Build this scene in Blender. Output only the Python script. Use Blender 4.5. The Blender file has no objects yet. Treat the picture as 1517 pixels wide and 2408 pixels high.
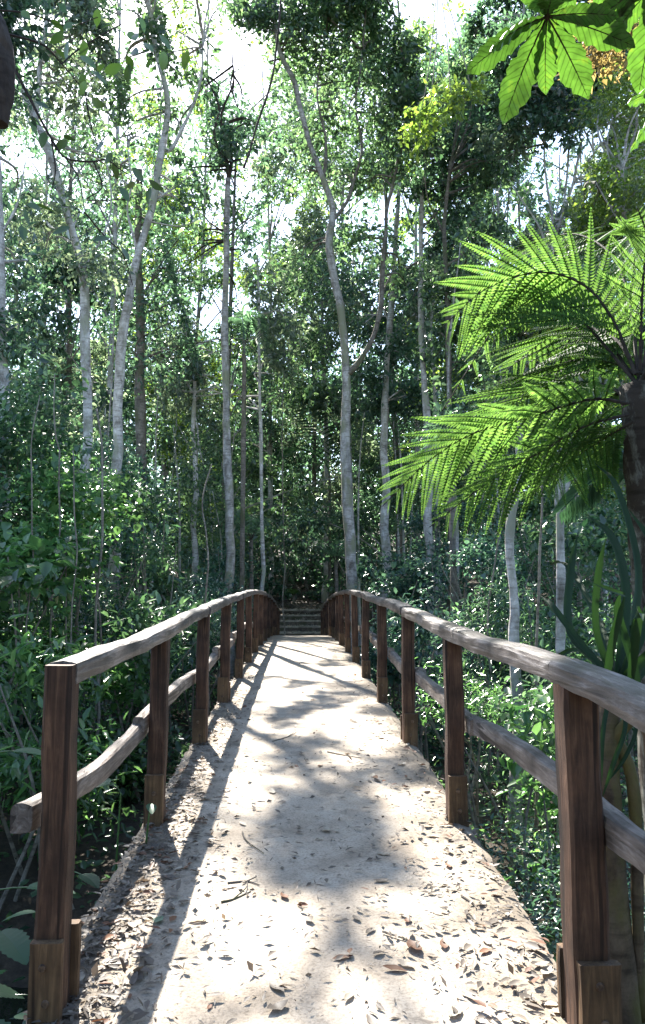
import bpy, math, random
import numpy as np
from mathutils import Vector, Matrix, Euler, noise as mnoise

rng = np.random.default_rng(7)
random.seed(7)
R = math.radians
SC = bpy.context.scene
COL = SC.collection

# ------------------------------------------------------------------ camera
EYE = 4.0
PITCH, YAW = R(5.77), R(1.73)
cam_d = bpy.data.cameras.new('camera')
cam = bpy.data.objects.new('camera', cam_d)
COL.objects.link(cam)
cam.location = (-0.045, 0, EYE)
cam.rotation_euler = (R(90) + PITCH, 0, -YAW)
cam_d.sensor_fit = 'VERTICAL'
cam_d.sensor_height = 36
cam_d.lens = 27.2
cam_d.clip_start = 0.05
cam_d.clip_end = 2000
SC.camera = cam

# ------------------------------------------------------------------ sky, sun, exposure
SUN = Vector((-0.25, 0.9, 1.0)).normalized()
SUN_EL = math.asin(SUN.z)
SUN_ROT = math.atan2(SUN.x, SUN.y)
world = bpy.data.worlds.new('World')
SC.world = world
world.use_nodes = True
wn = world.node_tree
sky = wn.nodes.new('ShaderNodeTexSky')
sky.sky_type = 'NISHITA'
sky.sun_disc = False
sky.sun_elevation = SUN_EL
sky.sun_rotation = SUN_ROT
sky.air_density = 1.0
sky.dust_density = 0.8
wn.links.new(sky.outputs[0], wn.nodes['Background'].inputs[0])
wn.nodes['Background'].inputs[1].default_value = 0.085
sun_d = bpy.data.lights.new('sun', 'SUN')
sun_d.energy = 5.0
sun_d.angle = R(0.53)
sun_d.color = (1.0, 0.95, 0.87)
sun = bpy.data.objects.new('sun', sun_d)
COL.objects.link(sun)
sun.rotation_euler = SUN.to_track_quat('Z', 'Y').to_euler()
SC.view_settings.view_transform = 'Standard'
SC.view_settings.look = 'None'
SC.view_settings.gamma = 1
SC.view_settings.use_curve_mapping = False
SC.view_settings.exposure = 2.6
cy = SC.cycles
cy.max_bounces = 7
cy.diffuse_bounces = 4
cy.glossy_bounces = 2
cy.transmission_bounces = 5
cy.transparent_max_bounces = 6
cy.use_denoising = True
cy.caustics_reflective = False
cy.caustics_refractive = False
cy.sample_clamp_indirect = 6

# ------------------------------------------------------------------ picture geometry: a pixel of a 1517 wide print at a real distance
F = 1820.0
CR = np.array((Matrix.Rotation(-YAW, 3, 'Z') @ Matrix.Rotation(R(90) + PITCH, 3, 'X')))
CL = np.array((-0.045, 0, EYE))


def at(u, v, d):
    r = CR @ np.array(((u - 758.5) / F, (1204.0 - v) / F, -1.0))
    return CL + r * (d / r[1])


def proj(P):
    q = (np.asarray(P) - CL) @ CR
    w = np.maximum(-q[:, 2], 1e-3)
    return 758.5 + F * q[:, 0] / w, 1204.0 - F * q[:, 1] / w


def sm(t):
    t = np.clip(t, 0, 1)
    return t * t * (3 - 2 * t)


def zd(y):
    y = np.asarray(y, float)
    k = np.where(y < 12.5, 0.0020, 0.0029)
    return EYE - 1.0 - k * (y - 12.5) ** 2


def fbm(x, y, s=1.0, seed=0.0):
    return (np.sin(x * .9 * s + 1.3 + seed) * np.cos(y * .8 * s - .7 + seed) * .5
            + np.sin(x * 2.1 * s - y * 1.7 * s + 2.1 + seed) * .25
            + np.sin(x * 4.3 * s + y * 3.9 * s + seed * 2) * .12)


def ground(x, y):
    x = np.asarray(x, float)
    y = np.asarray(y, float)
    z = 1.45 + 1.15 * sm((3.4 - y) / 2.6)
    z = z + 0.9 * sm((y - 18.5) / 8.0) + 0.95 * sm((y - 27.2) / 1.7) + np.maximum(y - 29, 0) * 0.11
    c = 5.6 + 0.8 * np.sin(x * .35)
    z = z - 0.75 * np.exp(-((y - c) / 1.7) ** 2)
    side = np.maximum(np.abs(x) - 2.2, 0)
    z = z + np.where(x < 0, .13, .10) * side * sm(y / 5) + 0.14 * fbm(x, y, .8) * sm(np.abs(x) / 2)
    return z


# ------------------------------------------------------------------ objects
def origin(o):
    v = Vector((0, 0, 0))
    while o is not None:
        v += o.location
        o = o.parent
    return np.array(v)


def tag(o, label=None, cat=None, group=None, kind=None):
    if label:
        o['label'] = label
    if cat:
        o['category'] = cat
    if group:
        o['group'] = group
    if kind:
        o['kind'] = kind
    return o


def thing(name, label, cat, loc, group=None):
    o = bpy.data.objects.new(name, None)
    COL.objects.link(o)
    o.location = [float(a) for a in loc]
    o.empty_display_size = .1
    return tag(o, label, cat, group)


def mesh(name, V, Fc, mat, smooth=False):
    """V (n,3); Fc an int array (m,k) or a list of tuples"""
    me = bpy.data.meshes.new(name)
    V = np.asarray(V, np.float32)
    if isinstance(Fc, np.ndarray):
        m, k = Fc.shape
        me.vertices.add(len(V))
        me.vertices.foreach_set('co', V.ravel())
        me.loops.add(m * k)
        me.loops.foreach_set('vertex_index', Fc.astype(np.int32).ravel())
        me.polygons.add(m)
        me.polygons.foreach_set('loop_start', np.arange(0, m * k, k, dtype=np.int32))
        me.update(calc_edges=True)
    else:
        me.from_pydata(V.tolist(), [], Fc)
        me.update()
    if smooth:
        me.polygons.foreach_set('use_smooth', np.ones(len(me.polygons), bool))
    me.materials.append(mat)
    return me


def obj(name, V, Fc, mat, parent=None, smooth=False):
    V = np.asarray(V, float)
    if parent is not None:
        V = V - origin(parent)
    o = bpy.data.objects.new(name, mesh(name, V, Fc, mat, smooth))
    COL.objects.link(o)
    if parent is not None:
        o.parent = parent
    return o


def solo(name, V, Fc, mat, label, cat, group=None, smooth=False, kind=None):
    """a thing that is one mesh, its origin at its lowest middle"""
    V = np.asarray(V, float)
    c = V.mean(0)
    c[2] = V[:, 2].min()
    o = bpy.data.objects.new(name, mesh(name, V - c, Fc, mat, smooth))
    o.location = c
    COL.objects.link(o)
    return tag(o, label, cat, group, kind)


def catmull(P, n):
    P = [np.asarray(p, float) for p in P]
    if len(P) == 2:
        return np.array([P[0] + (P[1] - P[0]) * t for t in np.linspace(0, 1, n)])
    Q = [2 * P[0] - P[1]] + P + [2 * P[-1] - P[-2]]
    out = []
    m = len(P) - 1
    for i in range(n):
        s = min(i / (n - 1) * m, m - 1e-9)
        k = int(s)
        t = s - k
        a, b, c, d = Q[k:k + 4]
        out.append(.5 * ((2 * b) + (c - a) * t + (2 * a - 5 * b + 4 * c - d) * t * t + (3 * b - a - 3 * c + d) * t ** 3))
    return np.array(out)


def tube(path, rad, sides=8, wob=0.0, prof=None, cap=True, up=(0, 0, 1)):
    """swept tube; prof: (sides,2) outline of unit size"""
    path = np.asarray(path, float)
    n = len(path)
    rad = np.broadcast_to(np.asarray(rad, float), (n,)) if np.ndim(rad) < 2 else np.asarray(rad)
    T = np.gradient(path, axis=0)
    T /= np.linalg.norm(T, axis=1)[:, None] + 1e-9
    up = np.asarray(up, float)
    S = np.cross(T, up)
    bad = np.linalg.norm(S, axis=1) < .25
    S[bad] = np.cross(T[bad], np.array((0, 1.0, 0)))
    if bad.any() and not bad.all():
        S = np.cross(T, np.array((0.12, 1.0, 0.05)))
    S /= np.linalg.norm(S, axis=1)[:, None]
    N = np.cross(S, T)
    if prof is None:
        a = np.linspace(0, 2 * math.pi, sides, endpoint=False)
        prof = np.stack([np.cos(a), np.sin(a)], 1)
    sides = len(prof)
    if rad.ndim == 2:
        ox = prof[None, :, 0] * rad[:, :1]
        oy = prof[None, :, 1] * rad[:, 1:]
    else:
        ox = prof[None, :, 0] * rad[:, None]
        oy = prof[None, :, 1] * rad[:, None]
    if wob:
        k = 1 + wob * rng.standard_normal((n, sides))
        ox = ox * k
        oy = oy * k
    V = path[:, None, :] + ox[..., None] * S[:, None, :] + oy[..., None] * N[:, None, :]
    V = V.reshape(-1, 3)
    i = np.arange(n - 1)[:, None] * sides
    j = np.arange(sides)[None, :]
    a = i + j
    b = i + (j + 1) % sides
    Fc = np.stack([a, b, b + sides, a + sides], -1).reshape(-1, 4)
    if not cap:
        return V, Fc
    c0, c1 = len(V), len(V) + 1
    V = np.vstack([V, path[0], path[-1]])
    fl = [tuple(f) for f in Fc.tolist()]
    for q in range(sides):
        fl.append((c0, (q + 1) % sides, q))
        e = (n - 1) * sides
        fl.append((c1, e + q, e + (q + 1) % sides))
    return V, fl


def join(parts):
    Vs, Fs, o = [], [], 0
    for V, Fc in parts:
        Vs.append(np.asarray(V, float))
        for f in (Fc.tolist() if isinstance(Fc, np.ndarray) else Fc):
            Fs.append(tuple(i + o for i in f))
        o += len(V)
    return np.vstack(Vs), Fs


def unit(a):
    return a / (np.linalg.norm(a, axis=-1, keepdims=True) + 1e-9)


def leaves(P, D, N, L, W, fold=.18, droop=.12, six=False):
    """folded leaf blades: base P, direction D, normal N, length L, width W"""
    D = unit(D)
    S = unit(np.cross(D, N))
    N = np.cross(S, D)
    L = np.broadcast_to(L, (len(P),))[:, None]
    W = np.broadcast_to(W, (len(P),))[:, None]
    tip = P + D * L - N * L * droop
    n = len(P)
    if six:
        l1 = P + D * L * .28 + S * W * .46 + N * W * fold
        l2 = P + D * L * .68 + S * W * .36 + N * (W * fold - L * droop * .5)
        r1 = P + D * L * .28 - S * W * .46 + N * W * fold
        r2 = P + D * L * .68 - S * W * .36 + N * (W * fold - L * droop * .5)
        V = np.stack([P, l1, l2, tip, r2, r1], 1).reshape(-1, 3)
        b = (np.arange(n) * 6)[:, None]
        Fc = np.concatenate([b + np.array((0, 1, 2, 3)), b + np.array((0, 3, 4, 5))], 0)
    else:
        l1 = P + D * L * .45 + S * W * .5 + N * W * fold
        r1 = P + D * L * .45 - S * W * .5 + N * W * fold
        V = np.stack([P, l1, tip, r1], 1).reshape(-1, 3)
        b = (np.arange(n) * 4)[:, None]
        Fc = np.concatenate([b + np.array((0, 1, 2)), b + np.array((0, 2, 3))], 0)
    return V, Fc


# ------------------------------------------------------------------ materials
def nodes(name):
    m = bpy.data.materials.new(name)
    m.use_nodes = True
    t = m.node_tree
    p = t.nodes['Principled BSDF']
    return m, t, p


def N_(t, typ, **kw):
    n = t.nodes.new(typ)
    for k, v in kw.items():
        setattr(n, k, v)
    return n


def ramp(t, stops):
    n = t.nodes.new('ShaderNodeValToRGB')
    e = n.color_ramp.elements
    while len(e) < len(stops):
        e.new(.5)
    for i, (p, c) in enumerate(stops):
        e[i].position = p
        e[i].color = tuple(c) + (1,)
    return n


def coords(t, scale=(1, 1, 1), loc=(0, 0, 0)):
    g = N_(t, 'ShaderNodeNewGeometry')
    m = N_(t, 'ShaderNodeMapping')
    m.inputs['Scale'].default_value = scale
    m.inputs['Location'].default_value = loc
    t.links.new(g.outputs['Position'], m.inputs['Vector'])
    return m


def noise(t, vec, scale, detail=5, rough=.6, dist=0):
    n = N_(t, 'ShaderNodeTexNoise')
    n.inputs['Scale'].default_value = scale
    n.inputs['Detail'].default_value = detail
    n.inputs['Roughness'].default_value = rough
    n.inputs['Distortion'].default_value = dist
    t.links.new(vec.outputs[0], n.inputs['Vector'])
    return n


def mix(t, fac, a, b, mode='MIX'):
    n = N_(t, 'ShaderNodeMix', data_type='RGBA', blend_type=mode)
    for inp, v in ((n.inputs[0], fac), (n.inputs[6], a), (n.inputs[7], b)):
        if hasattr(v, 'links') or hasattr(v, 'is_linked'):
            t.links.new(v, inp)
        elif isinstance(v, (int, float)):
            inp.default_value = v
        else:
            inp.default_value = tuple(v) + (1,)
    return n.outputs[2]


def bump(t, p, h, strength, dist):
    b = N_(t, 'ShaderNodeBump')
    b.inputs['Strength'].default_value = strength
    b.inputs['Distance'].default_value = dist
    t.links.new(h, b.inputs['Height'])
    t.links.new(b.outputs[0], p.inputs['Normal'])


def leaf_mat(name, dark, light, trans, rough=.27, tw=.48, spec=.9):
    m, t, p = nodes(name)
    g = N_(t, 'ShaderNodeNewGeometry')
    r = ramp(t, [(0, dark), (.55, [(a + b) / 2 for a, b in zip(dark, light)]), (1, light)])
    t.links.new(g.outputs['Random Per Island'], r.inputs[0])
    c = coords(t)
    n = noise(t, c, 1.1, 2)
    rr = ramp(t, [(.3, (.62, .62, .62)), (.7, (1.3, 1.3, 1.25))])
    t.links.new(n.outputs[0], rr.inputs[0])
    col = mix(t, 1.0, r.outputs[0], rr.outputs[0], 'MULTIPLY')
    t.links.new(col, p.inputs['Base Color'])
    p.inputs['Roughness'].default_value = rough
    p.inputs['Specular IOR Level'].default_value = spec
    tr = N_(t, 'ShaderNodeBsdfTranslucent')
    tc = mix(t, 1.0, col, trans, 'MULTIPLY')
    t.links.new(tc, tr.inputs[0])
    ms = N_(t, 'ShaderNodeMixShader')
    ms.inputs[0].default_value = tw
    t.links.new(p.outputs[0], ms.inputs[1])
    t.links.new(tr.outputs[0], ms.inputs[2])
    t.links.new(ms.outputs[0], t.nodes['Material Output'].inputs[0])
    return m


M = {}
T_ = (3.3, 3.6, 2.3)
M['leaf_a'] = leaf_mat('canopy leaf mid green', (.020, .043, .027), (.086, .130, .074), T_)
M['leaf_b'] = leaf_mat('canopy leaf dark green', (.015, .034, .026), (.060, .104, .076), T_)
M['leaf_c'] = leaf_mat('canopy leaf yellow green', (.045, .080, .018), (.125, .160, .032), T_)
M['leaf_d'] = leaf_mat('canopy leaf grey green', (.032, .050, .042), (.130, .155, .125), T_)
M['shrub_a'] = leaf_mat('shrub leaf green', (.017, .045, .027), (.098, .165, .098), T_, .27, .33, .75)
M['shrub_b'] = leaf_mat('shrub leaf blue green', (.015, .042, .037), (.082, .150, .122), T_, .26, .30, .75)
M['shrub_c'] = leaf_mat('vine leaf light green', (.030, .080, .030), (.110, .190, .080), T_, .27, .36, .75)
M['fern'] = leaf_mat('tree fern green', (.032, .074, .026), (.068, .125, .044), (3.1, 3.0, 1.5), .65, .48, .15)
M['fern_dark'] = leaf_mat('shade fern green', (.030, .075, .045), (.055, .115, .070), T_, .45, .35)
M['strap'] = leaf_mat('strap leaf dark green', (.010, .026, .011), (.024, .050, .021), (2, 2.4, 1.2), .6, .14, .2)
M['twig_leaf'] = leaf_mat('branch leaf green', (.016, .040, .015), (.036, .072, .022), (3.0, 3.3, 1.2), .45, .2)
M['dead'] = leaf_mat('withered golden leaf', (.13, .10, .045), (.27, .22, .11), (1.8, 1.7, 1.2), .7, .45, .2)
M['bamboo_leaf'] = leaf_mat('nettle leaf green', (.028, .075, .042), (.055, .120, .068), T_, .5, .3, .4)
M['green_leaf'] = leaf_mat('fallen green leaf', (.11, .17, .11), (.14, .2, .13), (1.5, 1.5, 1), .5, .2)
for k, d, l in (('dry_grey', (.075, .06, .05), (.21, .18, .15)), ('dry_pale', (.27, .23, .18), (.42, .38, .32)), ('dry_rust', (.10, .042, .024), (.20, .10, .055))):
    M[k] = leaf_mat('dry leaf ' + k[4:], d, l, (1.6, 1.3, 1.0), .55, .15, .35)


def veined_mat(name, base, trans, tw):
    m, t, p = nodes(name)
    tc = N_(t, 'ShaderNodeTexCoord')
    sep = N_(t, 'ShaderNodeSeparateXYZ')
    t.links.new(tc.outputs['Object'], sep.inputs[0])
    ab = N_(t, 'ShaderNodeMath', operation='ABSOLUTE')
    t.links.new(sep.outputs[0], ab.inputs[0])
    ma = N_(t, 'ShaderNodeMath', operation='MULTIPLY_ADD')
    t.links.new(ab.outputs[0], ma.inputs[0])
    ma.inputs[1].default_value = -.9
    t.links.new(sep.outputs[1], ma.inputs[2])
    mu = N_(t, 'ShaderNodeMath', operation='MULTIPLY')
    t.links.new(ma.outputs[0], mu.inputs[0])
    mu.inputs[1].default_value = 85
    si = N_(t, 'ShaderNodeMath', operation='SINE')
    t.links.new(mu.outputs[0], si.inputs[0])
    r = ramp(t, [(.0, (1, 1, 1)), (.80, (.92, .92, .92)), (.97, (.50, .50, .46))])
    t.links.new(si.outputs[0], r.inputs[0])
    c = coords(t)
    n = noise(t, c, 14, 5)
    r2 = ramp(t, [(.3, [a * .55 for a in base]), (.6, base), (.72, [base[0] * 1.8, base[1] * 1.25, base[2]]), (.76, (.16, .10, .04))])
    t.links.new(n.outputs[0], r2.inputs[0])
    col = mix(t, 1.0, r2.outputs[0], r.outputs[0], 'MULTIPLY')
    t.links.new(col, p.inputs['Base Color'])
    p.inputs['Roughness'].default_value = .4
    tr = N_(t, 'ShaderNodeBsdfTranslucent')
    t.links.new(mix(t, 1.0, col, trans, 'MULTIPLY'), tr.inputs[0])
    ms = N_(t, 'ShaderNodeMixShader')
    ms.inputs[0].default_value = tw
    t.links.new(p.outputs[0], ms.inputs[1])
    t.links.new(tr.outputs[0], ms.inputs[2])
    t.links.new(ms.outputs[0], t.nodes['Material Output'].inputs[0])
    return m


M['umbrella'] = veined_mat('veined umbrella leaf', (.034, .074, .022), (2.9, 3.2, 1.1), .40)


def bark_mat(name, light, dark, moss=None, scale=1.0, thr=.5):
    m, t, p = nodes(name)
    c = coords(t, (1, 1, .55))
    n = noise(t, c, 7 * scale, 8, .72, .4)
    r = ramp(t, [(thr - .16, dark), (thr + .02, [(a * .55 + b * .45) for a, b in zip(light, dark)]), (thr + .16, light)])
    t.links.new(n.outputs[0], r.inputs[0])
    col = r.outputs[0]
    c2 = coords(t, (1, 1, 5))
    n2 = noise(t, c2, 6 * scale, 4)
    r2 = ramp(t, [(.36, (.45, .43, .4)), (.52, (1, 1, 1))])
    t.links.new(n2.outputs[0], r2.inputs[0])
    col = mix(t, .8, col, r2.outputs[0], 'MULTIPLY')
    if moss:
        c3 = coords(t, (1, 1, .6), (3, 1, 7))
        n3 = noise(t, c3, 3.1, 6)
        r3 = ramp(t, [(.5, (0, 0, 0)), (.62, (1, 1, 1))])
        t.links.new(n3.outputs[0], r3.inputs[0])
        col = mix(t, r3.outputs[0], col, moss)
    t.links.new(col, p.inputs['Base Color'])
    p.inputs['Roughness'].default_value = .85
    p.inputs['Specular IOR Level'].default_value = .25
    bump(t, p, n.outputs[0], .8, .02)
    return m


M['bark_pale'] = bark_mat('pale lichen bark', (.68, .65, .62), (.17, .15, .13), (.30, .30, .23))
M['bark_grey'] = bark_mat('grey bark', (.50, .47, .44), (.12, .105, .09), (.20, .20, .13))
M['bark_brown'] = bark_mat('brown bark', (.25, .22, .185), (.065, .054, .044), (.09, .09, .05))
M['bark_dark'] = bark_mat('dark bark', (.07, .055, .045), (.02, .015, .013))
M['bark_fern'] = bark_mat('tree fern trunk with pale lichen', (.42, .42, .36), (.040, .030, .023), None, .8, .63)
M['bark_moss'] = bark_mat('mossy ochre bark', (.17, .12, .075), (.05, .035, .022), (.11, .095, .03))
M['liana'] = bark_mat('liana bark', (.32, .29, .24), (.13, .11, .09))


def wood_mat(name, stops, axis, rough=.75):
    m, t, p = nodes(name)
    sc = {'z': (1, 1, .07), 'y': (1, .07, 1)}[axis]
    c = coords(t, sc)
    n = noise(t, c, 46, 9, .7, .9)
    r = ramp(t, stops)
    t.links.new(n.outputs[0], r.inputs[0])
    c2 = coords(t)
    n2 = noise(t, c2, 5, 5)
    r2 = ramp(t, [(.32, (.45, .43, .42)), (.5, (.95, .93, .92)), (.68, (1.45, 1.42, 1.4))])  # broad random tone; contrast raised to paint sunlit and shaded patches on rails
    t.links.new(n2.outputs[0], r2.inputs[0])
    col = mix(t, 1.0, r.outputs[0], r2.outputs[0], 'MULTIPLY')
    # long dark drying cracks along the grain
    c3 = coords(t, tuple(a * (1 if a == 1 else .5) for a in sc), (2, 5, 1))
    n3 = noise(t, c3, 21, 3, .5, .3)
    r3 = ramp(t, [(.345, (.16, .13, .11)), (.375, (1, 1, 1))])
    t.links.new(n3.outputs[0], r3.inputs[0])
    col = mix(t, .85, col, r3.outputs[0], 'MULTIPLY')
    t.links.new(col, p.inputs['Base Color'])
    p.inputs['Roughness'].default_value = rough
    p.inputs['Specular IOR Level'].default_value = .35
    bump(t, p, n.outputs[0], .75, .008)
    return m


M['post'] = wood_mat('dark brown post timber', [(.28, (.020, .010, .006)), (.5, (.062, .031, .018)), (.72, (.14, .080, .048))], 'z')
M['block'] = wood_mat('ochre block timber', [(.28, (.040, .023, .012)), (.5, (.095, .056, .028)), (.72, (.19, .118, .060))], 'z')
M['rail'] = wood_mat('weathered grey handrail timber', [(.28, (.030, .023, .020)), (.5, (.105, .092, .086)), (.72, (.28, .265, .26))], 'y', .45)
M['midrail'] = wood_mat('weathered tan rail timber', [(.28, (.06, .046, .038)), (.5, (.165, .138, .118)), (.72, (.33, .30, .275))], 'y', .62)


def concrete_mat():
    m, t, p = nodes('sandy worn concrete')
    c = coords(t)
    n = noise(t, c, 3.2, 8, .65)
    r = ramp(t, [(.3, (.235, .192, .146)), (.5, (.355, .302, .240)), (.7, (.45, .395, .325))])
    t.links.new(n.outputs[0], r.inputs[0])
    n2 = noise(t, c, 90, 4, .7)
    r2 = ramp(t, [(.32, (.6, .58, .55)), (.5, (1, 1, 1)), (.72, (1.14, 1.13, 1.12))])
    t.links.new(n2.outputs[0], r2.inputs[0])
    col = mix(t, 1.0, r.outputs[0], r2.outputs[0], 'MULTIPLY')
    n4 = noise(t, c, 11, 6, .75, .6)
    r4 = ramp(t, [(.56, (0, 0, 0)), (.68, (.75, .75, .75))])
    t.links.new(n4.outputs[0], r4.inputs[0])
    col = mix(t, r4.outputs[0], col, (.17, .14, .112))
    sx = N_(t, 'ShaderNodeSeparateXYZ')
    t.links.new(c.outputs[0], sx.inputs[0])
    ax = N_(t, 'ShaderNodeMath', operation='ABSOLUTE')
    t.links.new(sx.outputs[0], ax.inputs[0])
    nm = N_(t, 'ShaderNodeMath', operation='MULTIPLY_ADD')
    t.links.new(n4.outputs[0], nm.inputs[0])
    nm.inputs[1].default_value = .55
    t.links.new(ax.outputs[0], nm.inputs[2])
    re_ = ramp(t, [(.72, (0, 0, 0)), (1.0, (.75, .75, .75))])
    t.links.new(nm.outputs[0], re_.inputs[0])
    col = mix(t, re_.outputs[0], col, (.14, .115, .085))
    t.links.new(col, p.inputs['Base Color'])
    p.inputs['Roughness'].default_value = .9
    p.inputs['Specular IOR Level'].default_value = .3
    h = mix(t, .35, n2.outputs[0], n.outputs[0])
    bump(t, p, h, .7, .01)
    return m


M['concrete'] = concrete_mat()


def soil_mat():
    m, t, p = nodes('dark leafy soil')
    c = coords(t)
    n = noise(t, c, 9, 8, .75)
    r = ramp(t, [(.3, (.022, .017, .012)), (.55, (.060, .045, .030)), (.75, (.13, .098, .065))])
    t.links.new(n.outputs[0], r.inputs[0])
    t.links.new(r.outputs[0], p.inputs['Base Color'])
    p.inputs['Roughness'].default_value = .95
    bump(t, p, n.outputs[0], 1, .05)
    return m


M['soil'] = soil_mat()
M['step'] = bark_mat('mossy dark stone', (.20, .175, .145), (.07, .06, .05), (.08, .085, .05))
M['tread'] = bark_mat('step stone paled by light and litter', (.44, .40, .34), (.18, .155, .125))  # paler than the risers: light on the treads and litter put into the colour
m, t, p = nodes('dark stream water')
p.inputs['Base Color'].default_value = (.012, .014, .010, 1)
p.inputs['Roughness'].default_value = .06
c = coords(t)
bump(t, p, noise(t, c, 5, 3).outputs[0], .25, .03)
M['water'] = m
m, t, p = nodes('rusty bolt iron')
c = coords(t)
n = noise(t, c, 60)
r = ramp(t, [(.35, (.05, .03, .02)), (.7, (.20, .13, .08))])
t.links.new(n.outputs[0], r.inputs[0])
t.links.new(r.outputs[0], p.inputs['Base Color'])
p.inputs['Roughness'].default_value = .6
p.inputs['Metallic'].default_value = .4
M['bolt'] = m


# ------------------------------------------------------------------ ground and stream
def sheet():
    xs = np.concatenate([np.linspace(-260, -24, 30), np.linspace(-22, 22, 150), np.linspace(24, 260, 30)])
    ys = np.concatenate([np.linspace(-120, -6, 20), np.linspace(-5, 45, 190), np.linspace(47, 420, 50)])
    X, Y = np.meshgrid(xs, ys)
    Z = ground(X, np.minimum(Y, 160)) + rng.standard_normal(X.shape) * .025
    Z = np.minimum(Z, 30)
    V = np.stack([X, Y, Z], -1).reshape(-1, 3)
    w = len(xs)
    i = (np.arange(len(ys) - 1)[:, None] * w + np.arange(w - 1)[None, :]).reshape(-1)
    return V, np.stack([i, i + 1, i + 1 + w, i + w], -1)


V, Fc = sheet()
tag(obj('ground', V, Fc, M['soil'], smooth=True), 'dark leafy forest soil around the bridge', None, None, 'structure')
xs = np.linspace(-14, 14, 60)
V, Fc = [], []
for i, x in enumerate(xs):
    c = 5.6 + .8 * math.sin(x * .35)
    for s in (-1, 0, 1):
        V.append((x, c + s * 1.25, float(ground(x, c)) + .32))
    if i:
        b = i * 3
        Fc += [(b - 3, b, b + 1, b - 2), (b - 2, b + 1, b + 2, b - 1)]
tag(obj('stream', V, Fc, M['water']), 'narrow dark stream running under the footbridge', None, None, 'structure')

# ------------------------------------------------------------------ footbridge
bridge = thing('footbridge', 'arched footbridge with sandy concrete deck and rough timber railings', 'footbridge', (0, 0, float(zd(0)) - .2))


def build_deck():
    ys = np.linspace(-1.6, 27.1, 420)
    nx = 26
    V, Fc = [], []
    for j, y in enumerate(ys):
        z = float(zd(y))
        eL = .82 + .022 * mnoise.noise((y * 2.3, 3, 0)) + .014 * mnoise.noise((y * 9, 7, 0)) - .03 * max(0, mnoise.noise((y * 1.1, 9, 2)) - .25)
        eR = .805 + .018 * mnoise.noise((y * 2.1, 13, 0)) + .016 * mnoise.noise((y * 8, 17, 0)) - .05 * max(0, mnoise.noise((y * 1.0, 19, 2)) - .2)
        row = []
        for i in range(nx):
            s = i / (nx - 1) * 2 - 1
            x = s * (eR if s > 0 else eL)
            e = max(0, abs(s) - .93) / .07
            row.append((x, y, z - .022 * e * e + .006 * mnoise.noise((x * 3, y * 3, 1))))
        row.append((eR - .01, y, z - .18))
        row.append((-eL + .01, y, z - .18))
        V += row
    w = nx + 2
    for j in range(len(ys) - 1):
        for i in range(w):
            a = j * w + i
            b = j * w + (i + 1) % w
            Fc.append((a, b, b + w, a + w))
    Fc.append(tuple(range(w))[::-1])
    Fc.append(tuple(range((len(ys) - 1) * w, len(ys) * w)))
    obj('deck', V, Fc, M['concrete'], bridge)
    for sx in (-.5, .5):
        path = np.array([(sx, y, float(zd(y)) - .29) for y in np.linspace(-.5, 27, 40)])
        V, Fc = tube(path, np.full((40, 2), .11), prof=np.array(((-1, -1), (1, -1), (1, 1), (-1, 1.))))
        obj('girder', V, Fc, M['concrete'], bridge)


build_deck()
SQ = np.array([(-1, -.80), (-.82, -1), (0, -1.01), (.78, -1), (1, -.84), (1.01, 0), (1, .80), (.80, 1), (0, 1.01), (-.84, 1), (-1, .78), (-1.01, 0)])
RAILP = np.array([(-.93, -1), (0, -1.02), (.95, -.98), (1.02, -.3), (1.0, .42), (.92, .78), (.62, .96), (0, 1.05), (-.55, .99), (-.88, .84), (-1.0, .5), (-1.02, -.3)])


def cyl(c, axis, r, h, n=10):
    a = np.asarray(axis, float)
    a /= np.linalg.norm(a)
    c = np.asarray(c, float)
    return tube(np.array([c, c + a * h * .5, c + a * h]), np.array([r, r, r * .8]), n)


RAIL_Z = [(.5, .99), (2.25, 1.0), (4, .955), (5.75, .97), (7.5, .98), (9.25, .985), (11, 1.0), (12.75, 1.0), (27, .93)]


def rail_h(y):
    return float(np.interp(y, [a for a, _ in RAIL_Z], [b for _, b in RAIL_Z]))


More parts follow.
